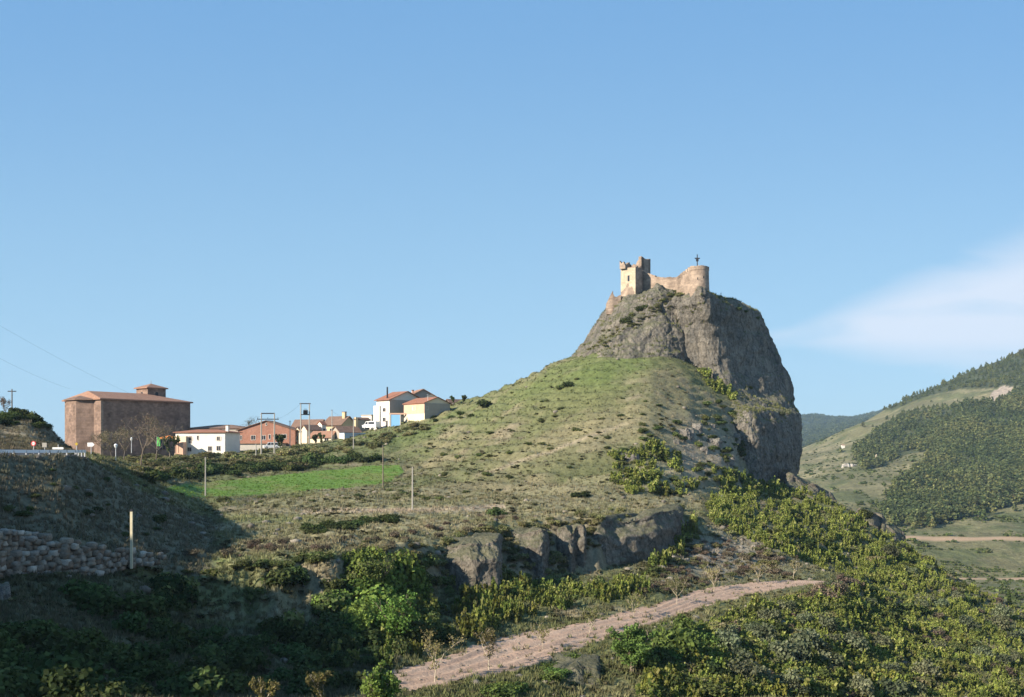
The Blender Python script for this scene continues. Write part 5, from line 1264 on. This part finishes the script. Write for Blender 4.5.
for px_, py_, s in ((485, 407, 3.6), (462, 415, 2.0), (471, 417, 1.6), (567, 388, 2.6), (452, 418, 1.8), (432, 418, 2.0), (436, 422, 1.7), (578, 497, 2.4), (585, 496, 1.8), (497, 515, 2.5)):
    x, y, z = hit1(px_, py_); PLANTS.setdefault('hillside_shrub', []).append((x, y, z-.2, s, s*.75, 'large dark bush standing out on the grassy castle hill', 'large bushes on the castle hill', PM['dark'][px_ % 4], 'shrub', 'dark', px_*1.0))
scatter('shrub', 'shrub', 'shrub among rubble along the left foot of the crag bulge', 'shrubs along the crag bulge', [(700, 405), (722, 405), (742, 425), (752, 480), (730, 485), (705, 450)], 40, (.9, 2.0), (.6, 1.0), 116)
scatter('juniper', 'juniper', 'juniper at the lower left foot of the crag bulge', 'junipers at the crag bulge', [(712, 470), (745, 480), (790, 488), (790, 496), (720, 495)], 40, (1.1, 2.0), (1.0, 1.5), 117)
SPUR = [(690, 520), (740, 528), (795, 545), (812, 572), (740, 578), (690, 588), (640, 596), (650, 570)]
scatter('olive', 'spur_shrub', 'low olive scrub on the bare spur between junipers and track', 'olive scrub on the spur', SPUR, 90, (.6, 1.4), (.5, .8), 155)
scatter('brown', 'bramble', 'grey brown scrub on the bare spur between junipers and track', 'brown scrub on the spur', SPUR, 60, (.6, 1.3), (.5, .8), 156)
# hedges and thickets between village and field
HEDGE = [(150, 478), (200, 476), (240, 472), (300, 470), (325, 462), (330, 452), (300, 448), (255, 452), (180, 456), (130, 458), (130, 475)]
scatter('olive', 'thicket_shrub', 'olive green shrub in the thicket between village and green field', 'thicket below the village', HEDGE, 105, (2.0, 3.6), (.5, .75), 120)
scatter('dark', 'hedge_shrub', 'dark green hedge bush along the upper edge of the green field', 'hedge along the green field', [(146, 486), (180, 480), (240, 475), (300, 470), (350, 464), (380, 462), (380, 457), (350, 458), (300, 464), (240, 469), (180, 473), (146, 478)], 62, (2.0, 3.6), (.75, 1.0), 121)
scatter('olive', 'thicket_shrub', 'green shrub on the bank just under the row of houses', 'shrubs under the row of houses', [(300, 450), (340, 446), (380, 434), (440, 420), (440, 426), (380, 448), (330, 456)], 46, (1.3, 2.6), (.5, .8), 122)
scatter('dark', 'hedge_shrub', 'dark bush in the broken hedge on the straw terrace', 'broken hedge on the terrace', [(296, 530), (340, 524), (392, 517), (400, 521), (350, 530), (300, 536)], 34, (1.0, 1.8), (.6, .9), 123)
scatter('brown', 'bramble', 'brown leafless bramble along the terrace edge', 'brambles along the terrace edge', [(140, 552), (200, 545), (300, 540), (440, 520), (520, 505), (520, 522), (440, 545), (300, 556), (180, 562)], 45, (.7, 1.4), (.6, .9), 124)
scatter('shrub', 'hillside_shrub', 'small green shrub at the lower edge of the green field', 'shrubs at the lower edge of the field', [(200, 500), (300, 496), (400, 490), (480, 492), (480, 500), (300, 503), (220, 506)], 22, (.8, 1.6), (.5, .8), 125)
# left hill crest and bank
scatter('dark', 'hill_bush', 'dark bush crowning the shaded hill at the left edge', 'bushes on the left hill crest', [(-10, 420), (20, 414), (45, 424), (50, 432), (20, 425), (-10, 432)], 26, (1.3, 2.3), (.75, 1.0), 130, ymin=110)
scatter('dark', 'bank_shrub', 'low dark shrub on the shaded road bank', 'low shrubs on the road bank', [(0, 470), (80, 470), (200, 520), (140, 545), (0, 520)], 22, (.5, 1.1), (.6, .9), 131)
# gully at lower left
GUL = [(-20, 640), (60, 610), (130, 575), (190, 590), (330, 590), (430, 580), (445, 610), (440, 655), (398, 690), (340, 700), (-20, 705)]
scatter('dark', 'gully_bush', 'dark bush in the deep shade of the gully', 'shaded bushes in the gully', GUL, 135, (1.3, 2.8), (.8, 1.2), 140)  # dark leaf colour also stands in for the gully's shade
scatter('shrub', 'gully_bush', 'mid green bush filling the gully under the terrace', 'green bushes in the gully', [(110, 600), (200, 590), (330, 570), (430, 560), (445, 620), (400, 670), (300, 640), (200, 620)], 40, (1.3, 2.4), (.9, 1.3), 141)
scatter('juniper', 'juniper', 'slender juniper among the bushes of the gully', 'junipers in the gully', [(330, 600), (430, 590), (440, 640), (395, 670), (330, 660)], 40, (1.0, 1.6), (1.5, 2.2), 142)
scatter('bright', 'leafy_bush', 'fresh green leafy bush catching the sun at the gully edge', 'fresh green bushes at the gully edge', [(340, 560), (392, 560), (420, 600), (410, 640), (350, 650), (330, 620)], 22, (2.2, 3.4), (.9, 1.3), 143)
scatter('shrub', 'ledge_shrub', 'green cushion shrub on the grassy ledge over the clay face', 'cushion shrubs on the ledge', [(170, 573), (260, 563), (330, 557), (330, 562), (260, 570), (190, 578)], 34, (.8, 1.5), (.5, .8), 144)
scatter('dark', 'ivy_bush', 'dark bush growing down the shaded clay face', 'bushes on the clay face', [(240, 580), (330, 565), (430, 556), (430, 590), (330, 620), (250, 600)], 22, (1.3, 2.4), (.9, 1.3), 145)
scatter('shrub', 'outcrop_shrub', 'shrub rooted along the foot of the rock outcrops', 'shrubs at the foot of the outcrops', [(440, 580), (520, 575), (580, 590), (640, 575), (690, 528), (700, 540), (640, 590), (560, 605), (450, 600)], 90, (.9, 1.8), (.7, 1.0), 146)
scatter('olive', 'terrace_shrub', 'olive shrub clinging to the broken terrace edge', 'shrubs on the terrace edge', [(330, 556), (440, 542), (510, 520), (600, 512), (680, 506), (690, 522), (600, 545), (560, 575), (510, 580), (440, 575), (400, 590)], 230, (.7, 1.6), (.6, 1.0), 154)
scatter('brown', 'bramble', 'brown leafless bush on the slope between outcrops and track', 'brown bushes above the track', [(620, 590), (700, 545), (790, 548), (810, 575), (720, 580), (640, 600)], 60, (.8, 1.5), (.6, .9), 147)
scatter('midgreen', 'leafy_bush', 'fresh green round bush on the bank below the track', 'fresh green bushes below the track', [(625, 668), (660, 640), (700, 628), (712, 650), (660, 672)], 9, (2.0, 3.2), (1.0, 1.25), 148)
scatter('midgreen', 'leafy_bush', 'leafy green bush at the lower rim of the track near the boulder', 'green bushes near the track boulder', [(480, 697), (540, 672), (585, 655), (590, 662), (545, 685), (490, 702)], 12, (1.1, 2.0), (.6, .9), 149)
scatter('brown', 'bramble', 'brown bush at the right end of the track', 'brown bushes at the track end', [(800, 590), (840, 576), (862, 590), (820, 606)], 12, (1.4, 2.2), (.9, 1.2), 150)
# shrubs and grass rooted on the rock itself
from mathutils.bvhtree import BVHTree
shoulder = bpy.data.objects['crag_shoulder']
BV = [BVHTree.FromPolygons([v.co[:] for v in o.data.vertices], [p.vertices[:] for p in o.data.polygons]) for o in (crag, shoulder)]
def on_rock(px_, py_):
    d = Vector(((px_-512)/F, 1, (HOR-py_)/F)); best = None
    for bv in BV:
        loc, nr_, i_, t_ = bv.ray_cast(Vector((0, 0, 0)), d.normalized())
        if loc is not None and (best is None or loc.y < best[0].y): best = (loc, nr_)
    return best
PLANTS['crag_shrub'] = []
def rock_plant(px_, py_, s, h, label, group, kind, i):
    q = on_rock(px_, py_)
    if q is None: return
    p = q[0]; x, y, z = p.x, p.y+s*.15, p.z-h*.3
    if ground(x, p.y)[0] > p.z+.3: return
    PLANTS['crag_shrub'].append((x, y, z, s, h, label, group, PM[kind][i % len(PM[kind])], 'shrub', kind, i*1.7))
for i, (px_, py_, s) in enumerate(((627, 320, 3.0), (632, 316, 2.4), (641, 309, 2.6), (646, 306, 1.8), (671, 295, 2.4), (676, 292, 2.0), (663, 300, 1.5), (737, 309, 2.0), (745, 311, 1.6), (757, 318, 1.4), (750, 388, 1.8))):
    rock_plant(px_, py_, s, s*.85, 'green shrub rooted in a crevice of the castle rock', 'shrubs on the castle rock', 'shrub', i)
rq = np.random.default_rng(66)
for i in range(64):
    t = rq.random(); px_ = 584+92*t+rq.normal()*3.5; py_ = 353-57*t+rq.normal()*3.5
    rock_plant(px_, py_, rq.uniform(.8, 1.9), rq.uniform(.5, 1.0), 'low olive scrub on the ramp slanting up to the castle', 'scrub on the castle ramp', 'olive', i)
for i, (px_, py_, s) in enumerate(((786, 412, 2.6), (781, 414, 2.2))):
    rock_plant(px_, py_, s, s*.9, 'olive bush on the ledge halfway up the overhanging right side of the crag', 'bushes on the crag ledge', 'grey', i)
for px_, py_, Y, s in ((866, 517, 206, 2.6),): PLANTS['crag_shrub'].append(((px_-512)/F*Y, Y, zr(py_, Y)-.2, s, s*1.1, 'shrub on top of the dark rock knob of the right ridge', 'shrub on the ridge knob', PM['dark'][0], 'shrub', 'dark', .5))

def place_all(name, items, most=300):
    items = sorted(items, key=lambda t: -(t[3]*t[4])/(t[1]*t[1]))
    for (x, y, z, s, h, label, group, me, cat, kind, rot) in items[:most]:
        o = link(name, me, None, (x, y, z)); o.scale = (s, s, h); o.rotation_euler = (0, 0, rot); tag(o, label, 'shrub' if cat != 'juniper' else 'juniper', group)
    rest = items[most:]
    if rest:
        kind = rest[0][9]; pos = np.array([t[:3] for t in rest]); scl = np.array([[t[3], t[3], t[4]] for t in rest])
        V, q, c = merged(PR[kind], pos, scl, np.array([t[10] for t in rest]), rng.uniform(.7, 1.3, len(rest)), rng.integers(0, len(PR[kind]), len(rest)))
        o = link(name+'_scrub', mesh_arrays(name+'_scrub', V, q, M['leaf'], c)); tag(o, 'mass of smaller junipers and scrub covering the slope right of the track', 'scrub', None, 'stuff')
for name, items in PLANTS.items(): place_all(name, items)

# ---- branching trees with trunk, limbs and crown
def branch_tree(name, label, px_, pyb, pyt, leaf_cols, trunk_mat, nleaf=220, leaf=.16, spread=.45, first=.22, seed=0, group=None, Y=None, twigs=26, thick=.035, crown='crown', elong=1.0, tipn=170, rb_=.085, core=0):
    x, y, z = hit1(px_, pyb) if Y is None else at(px_, Y)
    H_ = zr(pyt, y)-z; r = random.Random(seed); t = thing(name, label, 'tree', (x, y, z-.1), r.uniform(0, 6), group)
    mb = MB(); tips = []
    def grow(p, d, L_, rad, lvl):
        n = 3; q = p
        for i in range(n):
            d = (d+Vector((r.uniform(-.18, .18), r.uniform(-.18, .18), .06))).normalized(); q2 = q+d*(L_/n)
            mb.tube(q, q2, rad*(1-.25*i/n), rad*(1-.25*(i+1)/n), 6 if lvl < 2 else 4); q = q2
            if lvl >= 1: tips.append(q)
        if lvl < 3:
            for k_ in range(r.randint(2, 3) if lvl else r.randint(4, 6)):
                a = r.uniform(0, 6.28); sp = spread*(1.0 if lvl else 1.1); dd_ = (d*.8+Vector((math.cos(a)*sp, math.sin(a)*sp, .25))).normalized()
                grow(q if k_ else q, dd_, L_*(r.uniform(.62, .85) if lvl else r.uniform(.9, 1.4)), rad*.62, lvl+1)
    L0 = H_*first
    grow(Vector((0, 0, 0)), Vector((0, 0, 1)), L0, H_*thick, 0)
    zm = max(v[2] for v in mb.v); mb.v = [(v[0]*H_/zm, v[1]*H_/zm, v[2]*H_/zm) for v in mb.v]; tp = [p*(H_/zm) for p in tips]
    mb.build('trunk', t, trunk_mat)
    rr_ = np.random.default_rng(seed); pick = rr_.integers(0, len(tp), min(len(tp), tipn)); bl = [(tp[i].x, tp[i].y, tp[i].z, H_*rb_, H_*rb_, H_*rb_*.9) for i in pick]
    for k_ in range(core):
        v_ = rr_.normal(size=3); v_ *= rr_.random()**.4/np.linalg.norm(v_); bl.append((v_[0]*H_*.38, v_[1]*H_*.38, H_*.54+v_[2]*H_*.36, H_*.11, H_*.11, H_*.1))
    V, q, c = leaf_cloud(rr_, bl, nleaf, leaf, leaf_cols, up=.3, shell=.6, elong=elong)
    link(crown, mesh_arrays(crown, V, q, M['leaf'], c), t)
    return t
SAP = [(.17, .17, .06), (.20, .19, .075), (.14, .15, .05)]
TW = [(.20, .15, .10), (.17, .14, .09), (.14, .13, .06)]
for i, (px_, pyb, pyt, n_) in enumerate(((435, 682, 632, 150), (489, 671, 630, 240), (543, 650, 622, 70), (589, 634, 606, 150), (634, 618, 592, 130), (677, 605, 576, 130), (714, 591, 566, 90), (758, 583, 562, 100), (793, 580, 560, 60))):
    branch_tree('sapling', ['nearly bare multi stemmed sapling at the near end of the earth track', 'leafier sapling second along the earth track from its near end'][i] if i < 2 else 'thin young tree planted in the row along the earth track', px_, pyb, pyt, SAP, M['twig'], n_*5, .085, .75, .26, 300+i, 'saplings along the track', thick=.013, rb_=.12)
for px_, pyb, pyt, seed, lab in ((265, 712, 676, 320, 'sparse yellowish sapling at the bottom edge in the shade left of the track'), (325, 708, 668, 321, 'yellow green sapling catching light at the bottom edge left of the bright tree')):
    branch_tree('sapling', lab, px_, pyb, pyt, [(.18, .18, .05), (.22, .2, .07)], M['twig'], 900, .09, .6, .22, seed, thick=.016, rb_=.11)
branch_tree('leafy_tree', 'bright fresh green tree at the bottom edge beside the near end of the track', 379, 712, 663, BRIGHT, M['bark'], 4200, .10, .45, .2, 330, thick=.014, core=90, tipn=60)
branch_tree('leafy_tree', 'larger sunlit green tree in the middle of the gully bushes', 398, 645, 593, BRIGHT, M['bark'], 4500, .12, .55, .2, 331, thick=.014, core=90, tipn=60)
branch_tree('leafy_tree', 'sunlit green tree left of the larger one in the gully', 362, 640, 608, BRIGHT, M['bark'], 3200, .12, .55, .2, 332, thick=.014, core=90, tipn=60)
branch_tree('leafy_tree', 'spreading pale green tree under the terrace edge above the gully', 371, 600, 556, [(.13, .17, .05), (.16, .2, .06), (.11, .15, .04)], M['bark'], 3600, .12, .7, .2, 333, thick=.014, core=90, tipn=60)
branch_tree('leafy_tree', 'round dense green tree below the middle of the track', 632, 672, 624, MIDG, M['bark'], 6500, .12, .75, .07, 334, thick=.014, core=90, tipn=60)
branch_tree('leafy_tree', 'second round green tree below the track, right of the dense one', 685, 645, 614, MIDG, M['bark'], 3400, .12, .6, .2, 335, thick=.014, core=90, tipn=60)
for i, (px_, pyb, pyt, lab) in enumerate(((141, 474, 413, 'tall bare brown tree with double trunk in front of the church'), (124, 462, 424, 'smaller bare tree left of the double trunked one before the church'), (156, 466, 420, 'bare tree with thin crown before the right half of the church'), (103, 460, 432, 'thin bare tree at the left corner of the church nave'), (112, 464, 430, 'spindly bare tree beside the pale lantern post'))):
    branch_tree('bare_tree', lab, px_, pyb, pyt, TW, M['bark'], 1500 if i == 0 else 800, .055, .9, .25, 340+i, Y=(196, 205, 215, 214, 200)[i], thick=.013, crown='twigs', elong=6, rb_=.13)
branch_tree('bare_tree', 'wispy bare tree on the left hill beside the timber pole', 5, 414, 397, TW, M['bark'], 500, .05, .55, .25, 350, Y=164, thick=.013, crown='twigs', elong=6, rb_=.13)
branch_tree('bare_tree', 'faint bare tree behind the roof left of the brick gable', 251, 440, 417, TW, M['bark'], 500, .06, .5, .3, 351, Y=288, thick=.012, crown='twigs', elong=6, rb_=.11)
branch_tree('garden_tree', 'dark rounded garden tree at the right end of the brick house', 281, 452, 434, DARKG, M['bark'], 1100, .32, .6, .2, 352, Y=246)
branch_tree('garden_tree', 'small dark tree before the low pink roofed house, left one of two', 316, 444, 434, DARKG, M['bark'], 420, .25, .4, .2, 353, Y=252)
branch_tree('garden_tree', 'small dark tree before the low pink roofed house, right one of two', 321, 444, 433, DARKG, M['bark'], 420, .25, .4, .2, 354, Y=252)
branch_tree('garden_tree', 'dense green tree beside the orange canopy and white house porch', 170, 454, 436, [(.08, .12, .03), (.10, .14, .04)], M['bark'], 700, .28, .5, .2, 355, Y=240)
branch_tree('garden_tree', 'dark tree standing against the sky at the rightmost village house', 454, 410, 396, DARKG, M['bark'], 420, .3, .5, .2, 356, Y=266)
branch_tree('garden_tree', 'low green tree on the slope right of the rightmost village house', 463, 406, 395, BUSHG, M['bark'], 420, .3, .5, .2, 357, Y=262)
cy = thing('cypress', 'lone dark conical tree on the right hand ridge line', 'tree', at(1009, 178))
mb = MB(); mb.tube((0, 0, -.3), (0, 0, 1), .12, .08, 8); mb.build('trunk', cy, M['bark'])
bl = [(0, 0, .4+.4*k_, .55*(1-k_/9)+.08, .55*(1-k_/9)+.08, .4) for k_ in range(8)]; V, q, c = leaf_cloud(np.random.default_rng(8), bl, 420, .2, DARKG, up=.3); link('crown', mesh_arrays('crown', V, q, M['leaf'], c), cy)

# ---- pines on the far hillside
r = np.random.default_rng(91); pts = []
for poly, n in ((WOODS[0], 5600), (WOODS[1], 2000)):
    p = np.array(poly, float); x0, y0 = p.min(0); x1, y1 = p.max(0)
    q = r.uniform((x0, y0), (min(x1, 1080), y1), (n*2, 2)); q = q[poly_mask(q[:, 0], q[:, 1], poly)]
    d_ = fbm(q[:, 0]/22, q[:, 1]/22, seed=33); q = q[(d_ > .36) | (r.random(len(q)) > .75)]
    q = q[~poly_mask(q[:, 0], q[:, 1], QUARRY)]
    st = r.random(len(q)) < .10; q = q+st[:, None]*r.normal(size=q.shape)*np.array([9, 5]); q[:, 1] = np.maximum(q[:, 1], np.interp(q[:, 0], [850, 880, 930, 1000, 1024], [440, 411, 386, 356, 345]))
    x, y, z, g = hit(q[:, 0], q[:, 1], 500, 1650); g &= y > 600; pts += list(zip(x[g], y[g], z[g]))
pts = np.array(pts); pts = pts[np.argsort(pts[:, 1])]
cn_ = fbm(pts[:, 0]/45, pts[:, 1]/45, octv=3, seed=37); hts = r.uniform(5.5, 9.5, len(pts))*(.65+.75*cn_)*np.where(pts[:, 1] > 1150, .72, 1.0); wd = hts*r.uniform(1.0, 1.5, len(pts))
big_ = np.argsort(-(hts/pts[:, 1]))
ind, rest = big_[:300], big_[300:]
pm = []
for V, q, c in PR['pine']:
    tV, tq = frustum((0, 0, 0), (0, 0, .7), .022, .012)
    pm.append(mesh_arrays('pine', np.concatenate([V, tV]), np.concatenate([q, tq+len(V)]), [M['leaf'], M['bark']], np.concatenate([c, np.tile((.1, .08, .06), (len(tV), 1))]), mat_idx=[0]*len(q)+[1]*len(tq)))
for i in ind:
    o = link('pine_tree', pm[r.integers(len(pm))], None, (pts[i, 0], pts[i, 1], pts[i, 2]-.3)); o.scale = (wd[i], wd[i], hts[i]); o.rotation_euler = (0, 0, r.uniform(0, 6.28))
    tag(o, 'dark green pine at the near lower edge of the far hillside wood', 'pine tree', 'pines at the near edge of the far wood')
V, q, c = merged(PR['pine'], pts[rest]-np.array([0, 0, .3]), np.stack([wd[rest], wd[rest], hts[rest]], 1), r.uniform(0, 6.28, len(rest)), (r.uniform(.75, 1.25, len(rest))*(.6+.95*cn_[rest]))[:, None]*np.stack([.8+.5*cn_[rest], np.ones(len(rest)), np.full(len(rest), 1.)], 1), r.integers(0, 6, len(rest)))
tag(link('pine_wood', mesh_arrays('pine_wood', V, q, M['leaf'], c)), 'pine wood spread over the far hillside on the right', 'wood', None, 'stuff')
# scrub dots on the far grass and the wooded distant ridge
SP = [shrub_proto(rv, BUSHG, 60, .3, .9, 7) for _ in range(5)]
q = r.uniform((790, 430), (1040, 610), (6500, 2)); x, y, z, g = hit(q[:, 0], q[:, 1], 345, 1400); p_ = x/y*F+512; ci = np.clip(np.searchsorted(pxs, p_), 0, nc-1); ri = np.clip(np.searchsorted(rowsY, y), 0, nr-1)
g &= (y > 400) & ~wood[ri, ci] & ~FROAD[ri, ci] & (fbm(x/30, y/30, seed=81) > .46); x, y, z = x[g], y[g], z[g]; s = r.uniform(.7, 2.6, len(x))*(1+.8*(r.random(len(x)) > .9))
V, qq, c = merged(SP, np.stack([x, y, z-.2], 1), np.stack([s, s, s*.8], 1), r.uniform(0, 6, len(x)), r.uniform(.7, 1.3, len(x)), r.integers(0, 5, len(x)))
tag(link('valley_scrub', mesh_arrays('valley_scrub', V, qq, M['leaf'], c)), 'scattered scrub dotting the far valley grass', 'scrub', None, 'stuff')
n = 7500; px_ = r.uniform(740, 960, n); Yr = r.uniform(1700, 4300, n); x = (px_-512)/F*Yr; z = ground(x, Yr)
V, qq, c = merged(PR['pine'], np.stack([x, Yr, z-1], 1), np.stack([np.full(n, 24.), np.full(n, 24.), r.uniform(10, 17, n)], 1), r.uniform(0, 6, n), r.uniform(.7, 1.25, n), r.integers(0, 6, n))
tag(link('distant_wood', mesh_arrays('distant_wood', V, qq, M['leaf'], c)), 'blue green wood covering the distant ridge in the gap', 'wood', None, 'stuff')

# ---- grass and low ground cover
def tuft_proto(r, n=8):
    V, Fc, c = [], [], []
    for i in range(n):
        a, d = r.uniform(0, 6.28), r.uniform(0, .42); b = np.array([d*math.cos(a), d*math.sin(a), 0]); w = r.uniform(.06, .13); t = r.uniform(0, 6.28)
        lean = np.array([r.uniform(-.3, .3), r.uniform(-.3, .3), 0]); k_ = len(V)
        V += [b-np.array([math.cos(t), math.sin(t), 0])*w, b+np.array([math.cos(t), math.sin(t), 0])*w, b+lean+np.array([0, 0, r.uniform(.5, 1)])]; Fc.append([k_, k_+1, k_+2]); c += [[1, 1, 1]]*3
    return np.array(V), np.array(Fc), np.array(c, float)*rng.uniform(.9, 1.1)
TP = [tuft_proto(rv) for _ in range(6)]
def grass_cover(name, label, n, ylo, yhi, c0, c1, hgt, seed, accept, tintr=(.75, 1.3), cat='grass'):
    r = np.random.default_rng(seed); px_ = r.uniform(c0, c1, n); Y = np.exp(r.uniform(math.log(ylo), math.log(yhi), n)); x = (px_-512)/F*Y
    ci = np.clip(np.searchsorted(pxs, px_), 0, nc-1); ri = np.clip(np.searchsorted(rowsY, Y), 0, nr-1)
    g = accept(ri, ci) & (~TRACK[ri, ci] | (r.random(n) < .05+.25*(np.abs(TB_[ri, ci]-.5) > .40))) & ~ROAD[ri, ci]; x, Y, ri, ci = x[g], Y[g], ri[g], ci[g]; z = ground(x, Y)
    m = len(x); s = r.uniform(*hgt, m); ht = s*r.uniform(.6, 1.2, m); t = np.where(FIELD[ri, ci][:, None], colF[ri, ci], col[ri, ci])*r.uniform(*tintr, (m, 1))*np.stack([np.ones(m), r.uniform(.93, 1.07, m), np.ones(m)], 1)
    V, q, c = merged(TP, np.stack([x, Y, z-.03], 1), np.stack([s*1.3, s*1.3, ht], 1), r.uniform(0, 6.28, m), t, r.integers(0, len(TP), m))
    return tag(link(name, mesh_arrays(name, V, q, M['grass'], c)), label, cat, None, 'stuff')
TB_ = between('C', 'D')
vis = lambda ri, ci: ~FIELD[ri, ci] & (steep[ri, ci] < .6)
grass_cover('hill_grass', 'dry straw and green grass over hill, terraces and banks', 100000, 46, 285, -60, 1080, (.28, .62), 201, vis)
grass_cover('field_crop', 'young green crop standing in the field below the village', 9000, 120, 240, 150, 415, (.25, .4), 202, lambda ri, ci: FIELD[ri, ci], (.9, 1.15), 'crop')
# tufts on the upward facing parts of the castle rock
rt_ = np.random.default_rng(67); tp_ = []
for o in (crag, shoulder):
    me = o.data; n_p = len(me.polygons); cc_ = np.empty(n_p*3, np.float32); nn_ = np.empty(n_p*3, np.float32); me.polygons.foreach_get('center', cc_); me.polygons.foreach_get('normal', nn_)
    cc_ = cc_.reshape(-1, 3); nn_ = nn_.reshape(-1, 3); k_ = (np.abs(nn_[:, 2]) > .62) & (rt_.random(n_p) < .10) & (fbm(cc_[:, 0]/5, cc_[:, 1]/5, cc_[:, 2]/5, seed=68) > .45) & (cc_[:, 2] < 39)
    tp_.append(cc_[k_])
tp_ = np.concatenate(tp_); m = len(tp_); s = rt_.uniform(.3, .7, m)
V, q, c = merged(TP, tp_-np.array([0, 0, .05]), np.stack([s*1.3, s*1.3, s], 1), rt_.uniform(0, 6.28, m), np.array([.15, .155, .06])*rt_.uniform(.7, 1.3, (m, 1)), rt_.integers(0, len(TP), m))
tag(link('rock_grass', mesh_arrays('rock_grass', V, q, M['grass'], c)), 'grass growing on the ledges of the castle rock', 'grass', None, 'stuff')
# low dark heath cushions breaking up the grass
nh = 6500; r = np.random.default_rng(210); px_ = r.uniform(-40, 1060, nh); Y = np.exp(r.uniform(math.log(70), math.log(275), nh)); x = (px_-512)/F*Y
ci = np.clip(np.searchsorted(pxs, px_), 0, nc-1); ri = np.clip(np.searchsorted(rowsY, Y), 0, nr-1)
g = (fbm(x/8, Y/8, seed=77) > .46) & ~TRACK[ri, ci] & ~ROAD[ri, ci] & ~FIELD[ri, ci] & (steep[ri, ci] < .7) & ((lush[ri, ci] < .45) | (r.random(nh) > .75)) & (bank[ri, ci] < .5); x, Y = x[g], Y[g]; z = ground(x, Y); m = len(x)
HP = [shrub_proto(rv, [(.105, .105, .05), (.13, .125, .06), (.09, .105, .04), (.145, .135, .07)], 34, .36, .7, 5) for _ in range(5)]; s = r.uniform(.4, 1.1, m)
V, qq, c = merged(HP, np.stack([x, Y, z-.05], 1), np.stack([s, s, s*.6], 1), r.uniform(0, 6.28, m), r.uniform(.75, 1.3, m), r.integers(0, 5, m))
tag(link('heath', mesh_arrays('heath', V, qq, M['leaf'], c)), 'low brownish heath cushions dotted through the grass', 'heath', None, 'stuff')

# loose stones lying on the hill and along the track
STN = []
for k_ in range(5):
    t = (1+5**.5)/2; V = np.array([(-1, t, 0), (1, t, 0), (-1, -t, 0), (1, -t, 0), (0, -1, t), (0, 1, t), (0, -1, -t), (0, 1, -t), (t, 0, -1), (t, 0, 1), (-t, 0, -1), (-t, 0, 1)])/1.9
    q = np.array([(0, 11, 5), (0, 5, 1), (0, 1, 7), (0, 7, 10), (0, 10, 11), (1, 5, 9), (5, 11, 4), (11, 10, 2), (10, 7, 6), (7, 1, 8), (3, 9, 4), (3, 4, 2), (3, 2, 6), (3, 6, 8), (3, 8, 9), (4, 9, 5), (2, 4, 11), (6, 2, 10), (8, 6, 7), (9, 8, 1)])
    STN.append((V*rv.uniform(.7, 1.3, V.shape)*np.array([1, .8, .6]), q, np.tile((.18, .16, .13), (12, 1))*rv.uniform(.8, 1.25)))
ns = 9000; r = np.random.default_rng(230); px_ = r.uniform(-40, 1060, ns); Y = np.exp(r.uniform(math.log(70), math.log(275), ns)); x = (px_-512)/F*Y
ci = np.clip(np.searchsorted(pxs, px_), 0, nc-1); ri = np.clip(np.searchsorted(rowsY, Y), 0, nr-1)
w_ = .10+.9*np.clip(rub[ri, ci], 0, 1)+.5*(steep[ri, ci] > .4)+.12*TRACK[ri, ci]; g = (r.random(ns) < w_) & ~ROAD[ri, ci] & ~FIELD[ri, ci]; x, Y, ri, ci = x[g], Y[g], ri[g], ci[g]; z = ground(x, Y); m = len(x)
s = .12+.55*r.random(m)**3*(~TRACK[ri, ci])+.05*r.random(m)
V, qq, c = merged(STN, np.stack([x, Y, z+.02], 1), s, r.uniform(0, 6.28, m), r.uniform(.7, 1.3, m), r.integers(0, 5, m))
tag(link('loose_stones', mesh_arrays('loose_stones', V, qq, M['wallstone'], c)), 'loose grey stones strewn over the rubbly slopes and the track', 'stones', None, 'stuff')

# ------------------------------------------------------------------ air
HAZE = True
if HAZE:
    mb = MB(); mb.box(-3200, 3200, -40, 5200, -110, 420); hz = mb.build('haze', None); hz['kind'] = 'stuff'; hz['label'] = 'thin blue air between the valley and the distant ridge'; hz['category'] = 'haze'
    m = bpy.data.materials.new('air'); m.use_nodes = True; n_ = m.node_tree.nodes; n_.clear(); out = n_.new('ShaderNodeOutputMaterial'); pv = n_.new('ShaderNodeVolumePrincipled')
    pv.inputs['Color'].default_value = (.50, .74, 1.0, 1); pv.inputs['Density'].default_value = .000075; pv.inputs['Anisotropy'].default_value = .0
    m.node_tree.links.new(pv.outputs[0], out.inputs['Volume']); hz.data.materials.append(m)
